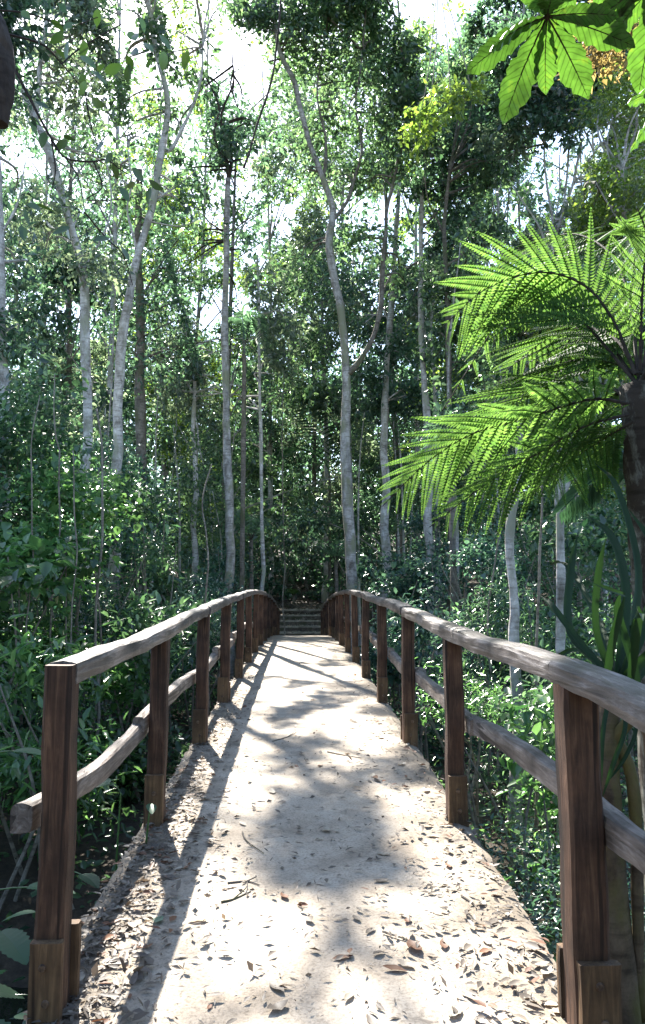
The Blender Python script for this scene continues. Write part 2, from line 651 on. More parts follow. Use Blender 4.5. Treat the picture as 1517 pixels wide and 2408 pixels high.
POST_Y = [.5 + 1.75 * i for i in range(16)]
for side in (-1, 1):
    for i, y in enumerate(POST_Y):
        if side < 0 and i == 0:
            continue
        y = y + random.uniform(-.03, .03) * (i > 2)
        if side < 0 and i == 1:
            y += .13
        z0 = float(zd(y))
        hw = .043 + random.uniform(-.003, .004)
        hd = .048 + random.uniform(-.003, .004)
        if side > 0 and i == 1:
            hw, hd = .050, .056
        x = side * (.705 + hw) + random.uniform(-.006, .006)
        lean = random.uniform(-.012, .012)
        zz = np.concatenate([[-.42, -.2], np.linspace(0, rail_h(y) - (.012 if side < 0 and i == 1 else .055), 13)])
        path = np.array([(x - lean * z + .006 * mnoise.noise((y * 7 + side, z * 3, 0)), y + .006 * mnoise.noise((y * 5, z * 2.5, side)), z0 + z) for z in zz])
        hwz = np.array([[hw * (1 + .07 * mnoise.noise((y * 3, z * 4, side))), hd * (1 + .06 * mnoise.noise((y * 4, z * 4, 5)))] for z in zz])
        V, Fc = tube(path, hwz, prof=SQ, wob=.016, up=(0, 1, 0))
        obj('post', V, Fc, M['post'], bridge)
        bh = random.uniform(.20, .25)
        bx = x + side * random.uniform(.0, .012)
        ds = ((-1, 1) if i == 1 or (side, i) in ((1, 3), (-1, 4)) else (-1,))
        for d in ds:
            top = bh if d < 0 else bh - random.uniform(-.02, .06)
            zz = np.array([-.40, -.2, 0, .08, top * .8, top])
            off = hd + .013
            path = np.array([(bx + (side * -.012 if d > 0 else 0), y + d * off, z0 + z) for z in zz])
            V, Fc = tube(path, np.array([[(hw + .004) * (1 + random.uniform(-.04, .04)), .017] for _ in zz]), prof=SQ, wob=.01, up=(0, 1, 0))
            b = obj('base_block', V, Fc, M['block'], bridge)
            if d < 0 and i < 7:
                for hz in (.06, .155):
                    V, Fc = cyl((bx + random.uniform(-.008, .008), y - off - .016, z0 + hz), (0, -1, 0), .011, .009)
                    obj('bolt', V, Fc, M['bolt'], b)
    # handrail lengths
    cuts = [2.37, 5.80, 9.2, 12.8, 16.3, 19.8, 23.3, 26.9] if side < 0 else [-.9, 2.32, 5.7, 9.3, 12.7, 16.2, 19.7, 23.2, 26.9]
    for k in range(len(cuts) - 1):
        a, b = cuts[k], cuts[k + 1] + .0
        n = 34
        yy = np.linspace(a + .004, b - .004, n)
        ph = random.uniform(0, 50)
        path = np.array([(side * (.752 + .012 * mnoise.noise((y * .9, ph, 0))), y, float(zd(y)) + rail_h(y) - .030 + .014 * mnoise.noise((y * 1.1, ph, 4)) + .007 * mnoise.noise((y * 3.7, ph, 4))) for y in yy])
        rr = np.array([[(.048 if side < 0 else .053) + .009 * mnoise.noise((y * 1.7, ph, 1)) + .004 * mnoise.noise((y * 7, ph, 1)), .034 + .005 * mnoise.noise((y * 1.9, ph, 2))] for y in yy])
        V, Fc = tube(path, rr, prof=RAILP, wob=.018)
        obj('handrail', V, Fc, M['rail'], bridge)
    # middle rail, one log for each bay, outside the posts
    for i in range(len(POST_Y) - 1):
        if side < 0 and i == 0:
            continue
        a, b = POST_Y[i] - .10, POST_Y[i + 1] + .10
        if side < 0 and i == 1:
            a = 2.345
        ha = .47 + random.uniform(-.03, .03)
        hb = .45 + random.uniform(-.03, .03)
        if i == 1:
            ha, hb = .55, .46
        if side > 0 and i == 0:
            ha, hb = .57, .54
        bow = random.uniform(-.06, .02) if i > 1 else (-.045 if side < 0 else .03)
        n = 26
        ph = random.uniform(0, 60)
        tt = np.linspace(0, 1, n)
        xo = side * (.832 + .014 * (i % 2))
        path = np.array([(xo + .012 * mnoise.noise((t * 3, ph, 0)), a + (b - a) * t, float(zd(a + (b - a) * t)) + ha + (hb - ha) * t + bow * math.sin(math.pi * t) + .010 * mnoise.noise((t * 5, ph, 3))) for t in tt])
        rr = np.array([[.029 + .005 * mnoise.noise((t * 5, ph, 1)), .040 + .007 * mnoise.noise((t * 4, ph, 2))] for t in tt])
        V, Fc = tube(path, rr, prof=RAILP, wob=.025)
        obj('middle_rail', V, Fc, M['midrail'], bridge)

# abutment under each end, and the short kerb slab beside the near right post
for y0, y1, nm in ((-1.6, .9, 'abutment'), (26.5, 27.25, 'abutment')):
    zt = float(zd((y0 + y1) / 2)) - .19
    zt = min(zt, float(zd(y0)) - .185, float(zd(y1)) - .185)
    zb = float(ground(0, (y0 + y1) / 2)) - 1.2
    x = .80
    V = [(sx * x, yy, zz) for zz in (zb, zt) for sx, yy in ((-1, y0), (1, y0), (1, y1), (-1, y1))]
    obj(nm, V, [(0, 3, 2, 1), (4, 5, 6, 7), (0, 1, 5, 4), (1, 2, 6, 5), (2, 3, 7, 6), (3, 0, 4, 7)], M['concrete'], bridge)


def rough_block(x0, x1, y0, y1, z0, z1, amp=.012, n=7, seed=0):
    """box with a gridded top and worn edges"""
    V, Fc = [], []
    for j in range(n + 1):
        for i in range(n * 2 + 1):
            s, t2 = i / (n * 2), j / n
            x = x0 + (x1 - x0) * s
            y = y0 + (y1 - y0) * t2
            e = min(s, 1 - s) * (x1 - x0)
            f = min(t2, 1 - t2) * (y1 - y0)
            z = z1 - (.015 if e < .01 or f < .01 else 0) + amp * mnoise.noise((x * 5 + seed, y * 5, z1 * 3))
            V.append((x + amp * mnoise.noise((y * 6, seed, z1)), y + amp * mnoise.noise((x * 4, seed + 5, z1)), z))
    w = n * 2 + 1
    for j in range(n):
        for i in range(w - 1):
            a = j * w + i
            Fc.append((a, a + 1, a + 1 + w, a + w))
    border = [i for i in range(w)] + [j * w + w - 1 for j in range(1, n + 1)] + [n * w + i for i in range(w - 2, -1, -1)] + [j * w for j in range(n - 1, 0, -1)]
    o = len(V)
    for b in border:
        V.append((V[b][0], V[b][1], z0))
    for k in range(len(border)):
        k2 = (k + 1) % len(border)
        Fc.append((border[k2], border[k], o + k, o + k2))
    return V, Fc


V, Fc = rough_block(.93, 1.30, 2.20, 2.75, 1.4, 2.50, .015)
solo('kerb_slab', V, Fc, M['concrete'], 'pale concrete kerb slab beside the foot of the nearest right-hand post', 'slab')

# ------------------------------------------------------------------ steps beyond the bridge
steps = thing('stone_steps', 'dark stone steps climbing from the far end of the footbridge', 'steps', (0, 27.2, float(zd(27.1)) - .02))
zb = float(zd(27.1)) - .02
for k in range(5):
    y0 = 27.14 + k * .34
    zt = zb + .19 * (k + 1) - .002 * k
    V, Fc = rough_block(-.74, .74, y0 + .05, y0 + .34 + .12, zb - .3, zt - .055, .014, seed=k)
    st = obj('step', V, Fc, M['step'], steps)
    V, Fc = rough_block(-.78, .78, y0 - .012 * (k % 2), y0 + .34 + .10, zt - .053, zt, .016, seed=k + 20)
    obj('tread', V, Fc, M['tread'], st)
n = 260
xx = rng.uniform(-.74, .74, n)
kk = rng.integers(0, 5, n)
P = np.stack([xx, 27.16 + kk * .34 + rng.random(n) * .3, zb + .19 * (kk + 1) + .012], 1)
D = unit(rng.standard_normal((n, 3)) * np.array((1, 1, .2)))
L = rng.uniform(.04, .11, n)
V, Fc = leaves(P, D, unit(rng.standard_normal((n, 3)) * .4 + np.array((0, 0, 1))), L, L * .5)
tag(obj('step_litter', V, Fc, M['dry_pale']), 'dry pale leaves caught on the stone steps', 'leaf litter', None, 'stuff')

# ------------------------------------------------------------------ where the sun reaches the deck
def want_shade(x, y):
    """1 where leaves may shade the deck as in the place, 0 where the sun comes through"""
    s = np.full(np.shape(x), .62)
    nz = fbm(x * 3.6, y * 2.3, 1.0, 2.0)
    s = np.where(y > 15.6, 1.0, s)
    s = np.where((y > 9.3) & (y <= 15.6), .015, s)
    s = np.where((y > 7.2) & (y <= 9.3), np.where(nz > .2, .6, .01), s)
    s = np.where((y > 3.4) & (y <= 7.2), np.where(nz > .02, .6, .02), s)
    s = np.where((y > 3.0) & (y <= 4.6) & (x > .38), .03, s)
    s = np.where((y > 2.9) & (y <= 3.5), .004, s)
    s = np.where((y > 3.5) & (y <= 4.0) & (np.abs(x - .05) > .28), .01, s)
    s = np.where(y <= 2.9, .004, s)
    s = np.where((y > 1.7) & (y <= 9.0) & (x < -.22), .015, s)
    s = np.where((y > 3.35) & (y <= 4.6) & (x > -.2) & (x < .35), .6, s)
    s = np.where((y <= 2.05) & (x > .5), np.where(nz > -.1, .6, .03), s)
    return s


def sunfilter(P):
    """keep leaves so that the deck gets its sun patches"""
    t = (P[:, 2] - (EYE - 1.08)) / SUN.z
    x = P[:, 0] - SUN.x * t
    y = P[:, 1] - SUN.y * t
    inside = (np.abs(x) < .86) & (y > .5) & (y < 27.5) & (t > .3)
    k = np.where(inside, want_shade(x, y), 1.0)
    # the sunlit tip of the tree fern and the railings by it
    fx = P[:, 0] - SUN.x * (P[:, 2] - 4.9) / SUN.z
    fy = P[:, 1] - SUN.y * (P[:, 2] - 4.9) / SUN.z
    k = np.where((fx > .2) & (fx < 1.5) & (fy > 3.2) & (fy < 6.4) & (P[:, 2] > 6.4), np.minimum(k, .08), k)
    # sun flecks on the thickets either side
    fx = P[:, 0] - SUN.x * (P[:, 2] - 3.8) / SUN.z
    fy = P[:, 1] - SUN.y * (P[:, 2] - 3.8) / SUN.z
    hi = P[:, 2] > 7.5
    k = np.where((fx > -6) & (fx < -1.2) & (fy > 4) & (fy < 14) & hi, k * .27, k)
    k = np.where((fx > 1.0) & (fx < 5) & (fy > 5) & (fy < 13) & hi, k * .45, k)
    return rng.random(len(P)) < k


GAPS = [(590, 190, 62, 85, .93), (550, 115, 38, 35, .8), (655, 505, 46, 62, .96), (1045, 60, 44, 80, 1), (985, 30, 30, 50, .8),
        (1300, 400, 85, 95, .93), (1200, 480, 36, 65, .92), (35, 385, 60, 60, .95), (935, 480, 60, 40, .9), (985, 560, 35, 55, .95),
        (345, 180, 40, 40, .8), (290, 320, 55, 40, .7), (590, 600, 40, 35, .9), (570, 400, 50, 50, .8), (1400, 330, 50, 60, .8), (80, 60, 60, 50, .8),
        (1160, 610, 30, 40, .7), (330, 420, 26, 40, .6), (740, 200, 20, 60, .6)]


def gapfilter(P, strength=1.0):
    u, v = proj(P)
    k = np.ones(len(P))
    w = 1.08 + .40 * np.sin(u * .055) * np.cos(v * .047) + .35 * np.sin(u * .13 + v * .11)
    for gu, gv, a, b, s in GAPS:
        q = np.sqrt(((u - gu) / a) ** 2 + ((v - gv) / b) ** 2) * w
        k = np.minimum(k, 1 - s * .93 * strength * sm((1.12 - q) / .4))
    return rng.random(len(P)) < k


def cluster_leaves(C, rad, n, size, per=9, flat=.35, hang=.35, spread=.15, asp=.46):
    """sprays of leaves through an ellipsoid"""
    m = max(2, n // per)
    q = unit(rng.standard_normal((m, 3))) * (rng.random((m, 1)) ** (1 / 2.2))
    S = np.asarray(C) + q * np.asarray(rad)
    sd = unit(q * np.array((1, 1, .35)) + rng.standard_normal((m, 3)) * .5)
    idx = np.repeat(np.arange(m), per)
    k = len(idx)
    al = rng.random((k, 1)) * spread * 2.4
    P = S[idx] + sd[idx] * al + rng.standard_normal((k, 3)) * spread * .55
    D = unit(sd[idx] * .6 + rng.standard_normal((k, 3)) * .75 + np.array((0, 0, -hang)))
    Nn = unit(rng.standard_normal((k, 3)) * (1 - flat) + np.array((0, 0, 1.0)) * flat * 1.6)
    L = size * rng.uniform(.55, 1.3, k) * np.repeat(rng.uniform(.65, 1.4, m), per)
    return P, D, Nn, L, L * asp * rng.uniform(.8, 1.25, k)


def crown(name, clusters, size, mat, parent, gap=True, sunf=True, dens=1.0, **kw):
    six = kw.pop('six', False)
    A = [cluster_leaves(c, r, int(n * dens), size, **kw) for c, r, n in clusters]
    P, D, Nn, L, W = (np.concatenate([a[i] for a in A]) for i in range(5))
    k = np.ones(len(P), bool)
    if gap:
        k &= gapfilter(P)
    if sunf:
        k &= sunfilter(P)
    V, Fc = leaves(P[k], D[k], Nn[k], L[k], W[k], six=six)
    return tag(obj(name, V, Fc, mat, parent), kind='stuff')


def px_tube(pts, d, w0, w1, n=None, sides=9, wob=.05, dd=0.0, crook=0.0):
    """tube through print pixels at distance d (d may drift by dd over the length)"""
    m = len(pts)
    P = [at(u, v, d + dd * i / max(1, m - 1)) for i, (u, v) in enumerate(pts)]
    n = n or max(8, m * 5)
    path = catmull(P, n)
    if crook:
        ph = random.uniform(0, 90)
        s = np.linspace(0, 1, n)
        for i in range(n):
            path[i, 0] += crook * mnoise.noise((path[i, 2] * 1.3, ph, 0)) * min(1, i / 3)
            path[i, 1] += crook * mnoise.noise((path[i, 2] * 1.3, ph, 9)) * min(1, i / 3)
    r = np.linspace(w0, w1, n) * d / F / 2
    r = r * (1 + .10 * np.sin(np.linspace(0, 17, n) + pts[0][0]))
    return path, r


def to_ground(path, r, flare=1.5):
    b = path[0]
    g = float(ground(b[0], b[1])) - .15
    if b[2] - g < .05:
        return path, r
    k = max(3, int((b[2] - g) / .4))
    ext = np.array([(b[0] + .04 * math.sin(z * 3), b[1], z) for z in np.linspace(g, b[2], k, endpoint=False)])
    er = r[0] * np.linspace(flare, 1.0, k) ** 1.0
    return np.vstack([ext, path]), np.concatenate([er, r])


def px_tree(label, d, trunk, w, limbs, clusters, bark='bark_pale', leaf='leaf_a', limb_bark=None, size=.145, dens=1.0, name='tree', group=None, ground_it=True, dd=0.0, depth=1.0, per=14, extra=()):
    path, r = px_tube(trunk, d, w[0], w[1], dd=dd, crook=.03)
    if ground_it:
        path, r = to_ground(path, r)
    root = thing(name, label, 'tree', path[0], group)
    V, Fc = tube(path, r, 10, .035)
    obj('trunk', V, Fc, M[bark], root, smooth=True)
    lb = M[limb_bark or bark]
    pool = [path[len(path) // 3:]]
    for pts, w0, w1 in limbs:
        lp, lr = px_tube(pts, d, w0, w1, crook=.05)
        # start the limb inside the trunk
        k = np.argmin(np.linalg.norm(path - lp[0], axis=1))
        lp = np.vstack([path[k], lp])
        lr = np.concatenate([[lr[0]], lr])
        V, Fc = tube(lp, lr, 7, .04)
        obj('limb', V, Fc, lb, root, smooth=True)
        pool.append(lp[2:])
    if clusters:
        pool = np.vstack(pool)
        cl, tw = [], []
        for u, v, rr in clusters:
            dj = d + random.uniform(-.35, 1.9) * depth
            c = at(u, v, dj)
            rm = rr * dj / F
            cl.append((c, (rm, rm * random.uniform(.9, 1.3), rm * random.uniform(.75, 1.0)), int(rr * rr * .30)))
            q = np.linalg.norm(pool - c, axis=1) + np.maximum(0, pool[:, 2] - c[2]) * 1.5
            for e in range(3):
                k = int(np.argmin(q + rng.random(len(q)) * .6))
                en = c + rng.standard_normal(3) * rm * .4
                md = (pool[k] + en) / 2 + np.array((rng.normal() * .15, rng.normal() * .15, .12))
                tp = catmull([pool[k], md, en], 9)
                tw.append(tube(tp, np.linspace(.028, .007, 9), 5, cap=False))
        for x, y, z, rm in extra:
            c = np.array((x, y, z))
            cl.append((c, (rm, rm, rm * .7), 420))
            k = int(np.argmin(np.linalg.norm(pool - c, axis=1)))
            tw.append(tube(catmull([pool[k], (pool[k] + c) / 2 + np.array((0, 0, .25)), c], 10), np.linspace(.035, .01, 10), 5, cap=False))
        V, Fc = join(tw)
        tag(obj('twigs', V, Fc, lb, root), kind='stuff')
        crown('crown', cl, size, M[leaf], root, dens=dens, per=per)
    return root


# ------------------------------------------------------------------ trees one can tell apart
px_tree('slender grey tree rising straight behind the right railing at the crest, forked high up', 17.0,
        [(829, 1400), (822, 1250), (812, 1050), (815, 900), (805, 760), (788, 660), (774, 570), (782, 490), (752, 400), (718, 300), (690, 190), (655, 110), (640, -20)], (26, 9),
        [([(818, 880), (845, 850), (884, 775), (900, 660), (906, 560), (918, 450), (948, 330), (955, 200), (940, 60)], 15, 5),
         ([(776, 530), (822, 460), (848, 360), (838, 240), (850, 120)], 10, 4), ([(760, 420), (768, 330), (745, 230), (762, 90)], 9, 3)],
        [(700, 60, 80), (790, 40, 100), (770, 160, 85), (860, 110, 90), (910, 230, 85), (770, 290, 65), (850, 320, 80), (935, 130, 75), (960, 310, 75), (830, 430, 60), (735, 430, 45),
         (720, 330, 40), (900, 400, 55), (640, 30, 45), (600, 40, 55), (690, 140, 45), (560, 20, 45), (850, -60, 110), (740, -70, 100), (1000, 230, 60), (700, 620, 40), (850, 560, 50), (940, 640, 45)],
        'bark_grey', 'leaf_a', 'bark_brown')
px_tree('pale birch-like tree leaning left with a forked top, left of the bridge', 14.0,
        [(206, 930), (200, 800), (195, 660), (172, 550), (132, 410), (104, 330), (58, 220), (30, 120), (14, -30)], (24, 12),
        [([(84, 270), (92, 180), (106, 90), (112, -40)], 13, 9), ([(190, 640), (240, 560), (262, 470), (250, 380)], 6, 3)],
        [(60, 60, 70), (150, 130, 80), (40, 240, 60), (180, 230, 70), (110, 480, 60), (60, 560, 70), (220, 60, 80), (250, 400, 55), (130, -60, 100), (20, -80, 90), (230, 620, 60)],
        'bark_pale', 'leaf_d')
px_tree('pale crooked tree bending right then left, beside the leaning birch-like tree', 15.0,
        [(276, 960), (284, 830), (299, 720), (325, 600), (354, 500), (374, 385), (394, 250), (366, 110), (345, 0), (322, -60), (300, -200)], (24, 9),
        [([(385, 350), (402, 350), (440, 280), (470, 195), (478, 90)], 11, 5), ([(325, 600), (300, 500), (310, 420), (300, 330)], 6, 3), ([(345, 520), (430, 530), (500, 490)], 4, 2)],
        [(300, 90, 80), (380, 60, 80), (430, 200, 60), (330, 260, 80), (420, 330, 60), (280, 180, 70), (470, 60, 60), (500, 20, 55), (430, 110, 60), (230, 320, 60), (390, 430, 60), (450, 500, 60), (300, 470, 60), (260, -40, 90), (380, -60, 90),
         (200, -130, 90), (320, -160, 90), (430, -130, 80), (250, -250, 90), (360, -260, 90)],
        'bark_pale', 'leaf_a', extra=((-2.4, 12.4, 16.3, .8), (-2.3, 13.4, 16.2, .7), (-3.9, 14.4, 16.2, .8), (-2.5, 11.6, 16.2, .7)))  # extra: unseen leaf clusters above the view, added to shade the near handrails
px_tree('straight grey tree with dark forked top, left of the view down the bridge', 16.5,
        [(540, 1200), (534, 1050), (531, 900), (529, 700), (533, 560), (538, 420)], (20, 13),
        [([(538, 430), (532, 380), (505, 320), (512, 250), (478, 160)], 11, 4), ([(538, 420), (545, 360), (520, 280), (548, 190), (545, 120)], 9, 3), ([(533, 560), (575, 520), (610, 500)], 4, 2)],
        [(480, 250, 55), (560, 260, 40), (520, 360, 50), (470, 400, 55), (600, 320, 50), (480, 560, 60), (560, 600, 50), (430, 620, 60), (520, 690, 60)],
        'bark_grey', 'leaf_b', 'bark_dark')
px_tree('broad pale trunk cut by the left edge of the view', 11.0,
        [(10, 1200), (6, 1000), (0, 800), (-3, 600), (-14, 300), (-30, 0)], (34, 26), [([(-5, 560), (40, 480), (60, 380)], 8, 3)],
        [(-20, 420, 80), (20, 620, 60), (30, 780, 60), (-30, 200, 100), (20, 30, 70)], 'bark_pale', 'leaf_b')
px_tree('dark brown leaf-hung trunk right of the pale crooked tree', 18.0,
        [(332, 1060), (328, 900), (330, 740), (324, 560), (330, 400)], (26, 14), [([(330, 700), (380, 620), (420, 560)], 6, 3)],
        [(350, 640, 70), (390, 740, 70), (300, 760, 60), (420, 690, 60), (350, 850, 60), (440, 820, 60), (380, 540, 60)], 'bark_brown', 'leaf_b')
px_tree('thin pale pole-like tree just right of the grey forked tree', 19.0, [(618, 1300), (614, 1100), (611, 900), (609, 740), (606, 600)], (9, 6), [],
        [(620, 660, 60), (650, 760, 60), (590, 800, 60), (640, 860, 50), (600, 960, 45)], 'bark_pale', 'leaf_d')
px_tree('thin pale tree just left of the central slender tree', 31.0, [(766, 1290), (768, 1050), (760, 880), (756, 700), (748, 580)], (13, 8), [([(758, 800), (720, 720), (690, 650)], 4, 2)],
        [(730, 640, 55), (700, 720, 55), (770, 720, 50), (740, 820, 55), (690, 840, 50), (720, 930, 50), (660, 930, 50), (780, 950, 45), (690, 1020, 45)], 'bark_pale', 'leaf_d')
px_tree('pale tree leaning right just beyond the forked limb of the central tree', 21.0, [(905, 1000), (908, 880), (921, 700), (930, 560), (940, 420)], (17, 9), [([(915, 760), (890, 700), (870, 620)], 4, 2)],
        [(900, 620, 60), (960, 700, 50), (880, 760, 50), (940, 820, 50), (860, 880, 50), (900, 950, 55), (960, 930, 45)], 'bark_pale', 'leaf_b')
px_tree('pale tall trunk right of centre with a dark curved limb to its left', 18.5, [(1006, 1010), (998, 900), (990, 780), (991, 640), (990, 520), (1000, 380)], (17, 8),
        [([(988, 615), (965, 626), (930, 660), (905, 700)], 8, 4), ([(990, 540), (1040, 480), (1060, 400)], 6, 3)],
        [(1000, 440, 55), (1050, 380, 60), (1080, 480, 55), (1040, 560, 55), (980, 700, 40), (1050, 300, 65), (1110, 330, 60), (1010, 200, 60), (1100, 210, 60), (1150, 270, 60), (1080, 120, 50)], 'bark_pale', 'leaf_b', 'bark_brown')
px_tree('dark-limbed grey tree with an upturned right branch, right of the pale tall trunk', 17.5, [(1058, 1000), (1056, 880), (1053, 740), (1048, 620), (1046, 520), (1060, 380)], (15, 8),
        [([(1052, 625), (1085, 600), (1108, 545), (1150, 500)], 8, 3), ([(1048, 560), (1010, 480), (1000, 420)], 6, 2)],
        [(1120, 420, 55), (1140, 540, 40), (1080, 650, 55), (1030, 680, 45), (1090, 760, 55), (1140, 700, 45), (1040, 820, 45), (1100, 860, 50), (1170, 380, 55), (1130, 150, 60), (1190, 230, 60)], 'bark_brown', 'leaf_a')
px_tree('thin bare-stemmed pair stem behind the tip of the upper fern frond', 19.5, [(1024, 1010), (1022, 880), (1014, 760), (1020, 640)], (8, 5), [([(1022, 880), (1002, 800), (1000, 700)], 4, 2)], [(1030, 640, 45), (1000, 720, 40)], 'bark_pale', 'leaf_d')
px_tree('curved pale trunk below the drooping fern frond, right of the bridge', 8.5, [(1208, 1500), (1206, 1400), (1199, 1290), (1204, 1210), (1216, 1140), (1222, 1060), (1235, 920), (1262, 760)], (23, 15), [([(1222, 1060), (1190, 960), (1180, 860)], 5, 3)],
        [(1250, 760, 70), (1190, 820, 60), (1300, 700, 70), (1260, 880, 50)], 'bark_pale', 'leaf_a', size=.09)
px_tree('pale upright trunk with a kink near the top, right of the curved pale trunk', 7.5, [(1318, 1560), (1320, 1440), (1316, 1300), (1322, 1180), (1338, 1100), (1350, 960), (1370, 800)], (24, 16), [([(1336, 1110), (1385, 1030), (1420, 930)], 7, 4)],
        [(1380, 760, 80), (1330, 820, 60), (1430, 860, 60), (1350, 700, 70)], 'bark_pale', 'leaf_c', size=.08)
px_tree('shaded brownish trunk between the central tree and the curved pale trunk', 13.0, [(1067, 1420), (1066, 1320), (1064, 1200), (1068, 1050)], (17, 12), [], [(1060, 1010, 45), (1110, 1000, 45)], 'bark_brown', 'leaf_b')
px_tree('spray of thin white stems rising against the bright gap at upper right', 16.0, [(1300, 700), (1296, 620), (1310, 540), (1345, 440), (1370, 330)], (11, 5),
        [([(1298, 620), (1270, 540), (1230, 470), (1200, 420)], 7, 2), ([(1300, 600), (1296, 500), (1282, 400), (1280, 280)], 8, 3), ([(1305, 570), (1330, 460), (1340, 340), (1350, 260)], 7, 3), ([(1300, 590), (1312, 480), (1318, 380), (1322, 290)], 5, 2), ([(1345, 440), (1400, 360), (1450, 300)], 4, 2)],
        [(1400, 260, 60), (1280, 260, 60), (1200, 330, 50), (1350, 230, 60), (1450, 330, 60), (1230, 590, 50), (1400, 520, 70), (1460, 440, 60), (1330, 620, 60)], 'bark_pale', 'leaf_d')
px_tree('leafy yellow-green tree at the right edge above the fern', 12.0, [(1500, 760), (1490, 640), (1470, 520), (1460, 400)], (14, 7), [([(1480, 560), (1430, 480), (1400, 430)], 6, 3)],
        [(1440, 440, 70), (1490, 360, 70), (1400, 510, 60), (1480, 520, 70), (1500, 230, 80), (1430, 230, 60), (1520, 450, 60), (1440, 560, 60)], 'bark_grey', 'leaf_c', size=.085)
px_tree('tall tree crown at upper right behind the big radiating leaf', 15.0, [(1560, 900), (1550, 600), (1500, 300), (1440, 100), (1400, -50)], (20, 8), [([(1500, 300), (1380, 220), (1240, 200)], 8, 3), ([(1440, 100), (1330, 60), (1230, 40)], 7, 3)],
        [(1300, 180, 80), (1230, 240, 60), (1400, 160, 80), (1480, 120, 80), (1200, 120, 60), (1330, 280, 60), (1150, 60, 50), (1380, 40, 90), (1250, -20, 80)], 'bark_grey', 'leaf_b')
px_tree('dense leafy tree standing behind the left shrubs, right of the dark brown trunk', 20.0, [(460, 1120), (455, 980), (458, 900), (440, 780)], (11, 7), [([(458, 930), (420, 880), (370, 860)], 4, 2), ([(457, 960), (468, 1050), (478, 1090)], 5, 3)],
        [(420, 920, 55), (460, 780, 60), (500, 860, 55), (560, 830, 50), (580, 920, 45), (480, 960, 45), (400, 820, 60)], 'bark_pale', 'leaf_d')

# background trees, as slim and pale as one another
BGO = {}
BG = [(-13, 24, 19), (-9.5, 21, 21), (-8.2, 27, 26), (-6.0, 24, 23), (-4.3, 30, 27), (-2.6, 26, 19), (-1.2, 33, 24), (1.9, 30, 24), (3.2, 25, 19), (4.7, 31, 25), (6.3, 23, 18), (7.8, 28, 20), (9.5, 24, 19), (11.5, 30, 20), (13.5, 26, 20), (-15, 31, 24), (-11, 33, 24), (0.6, 37, 26), (8.8, 35, 22), (-6.5, 37, 25)]
WORD = ('leftmost', 'second from the left', 'third from the left', 'fourth from the left', 'fifth from the left', 'sixth from the left', 'seventh from the left', 'eighth from the left', 'ninth from the left', 'tenth from the left',
        'tenth from the right', 'ninth from the right', 'eighth from the right', 'seventh from the right', 'sixth from the right', 'fifth from the right', 'fourth from the right', 'third from the right', 'second from the right', 'rightmost')
for k, i in enumerate(sorted(range(len(BG)), key=lambda i: BG[i][0] / BG[i][1])):
    BGO[i] = WORD[k]
for i, (x, y, h) in enumerate(BG):
    g = float(ground(x, y))
    lean = random.uniform(-.6, .6)
    P = [(x, y, g - .2), (x + lean * .2, y, g + h * .3), (x + lean * .6 + random.uniform(-.3, .3), y, g + h * .6), (x + lean, y, g + h)]
    path = catmull(P, 22)
    root = thing('forest_tree', 'slim forest tree, %s of the trees in the woods beyond the steps' % BGO[i], 'tree', path[0], 'forest trees beyond the bridge')
    r0 = random.uniform(.09, .15)
    V, Fc = tube(path, np.linspace(r0, .03, 22), 8, .04)
    obj('trunk', V, Fc, M[('bark_pale', 'bark_grey', 'bark_brown')[i % 3]], root, smooth=True)
    cl, tw = [], []
    for k in range(30):
        hz = random.uniform(.12, 1.02) * h
        rad = random.uniform(.7, 1.25)
        c = np.array((x + lean * hz / h + random.gauss(0, 1.5), y + random.gauss(0, 1.1), g + hz))
        if hz < .4 * h:
            rad *= .8
        cl.append((c, (rad, rad, rad * .8), 470))
        b = path[min(21, max(1, int((hz - .8) / h * 21)))]
        tw.append(tube(catmull([b, (b + c) / 2 + np.array((0, 0, .2)), c], 8), np.linspace(.035, .01, 8), 5, cap=False))
    V, Fc = join(tw)
    tag(obj('twigs', V, Fc, M['bark_grey'], root), kind='stuff')
    crown('crown', cl, (.16, .20, .18, .22)[i % 4], M[('leaf_a', 'leaf_b', 'leaf_d', 'leaf_b', 'leaf_c')[i % 5]], root)

# thin saplings, each a bare pole with a small head
SAP = sorted([(random.uniform(-6.5, -1.6), random.uniform(15, 27)) for _ in range(13)] + [(random.uniform(1.7, 6.5), random.uniform(14, 27)) for _ in range(12)], key=lambda q: q[0] / q[1])
NTH = ('leftmost', 'second', 'third', 'fourth', 'fifth', 'sixth', 'seventh', 'eighth', 'ninth', 'tenth', 'eleventh', 'twelfth', 'thirteenth')
cnt = {-1: 0, 1: 0}
for x, y in SAP:
    sd = -1 if x < 0 else 1
    i = cnt[sd]
    cnt[sd] += 1
    g = float(ground(x, y))
    h = random.uniform(5, 10)
    ln = random.uniform(-.5, .5)
    path = catmull([(x, y, g - .1), (x + ln * .3 + random.uniform(-.12, .12), y, g + h * .35), (x + ln * .5 + random.uniform(-.15, .15), y, g + h * .7), (x + ln, y, g + h)], 20)
    lb = 'thin pale sapling pole, %s from the left in the %s-hand woods' % (NTH[i] if i else 'first', 'left' if sd < 0 else 'right')
    root = thing('sapling', lb, 'sapling', path[0], 'sapling poles in the woods')
    V, Fc = tube(path, np.linspace(random.uniform(.03, .055), .012, 20), 7, .06)
    obj('trunk', V, Fc, M[random.choice(('bark_pale', 'bark_pale', 'liana', 'bark_grey'))], root, smooth=True)
    cl = [((path[k][0] + random.gauss(0, .35), y + random.gauss(0, .3), path[k][2]), (.5, .5, .35), 150) for k in (12, 14, 16, 18, 19)]
    crown('crown', cl, .12, M[random.choice(('leaf_a', 'leaf_d', 'leaf_b'))], root)

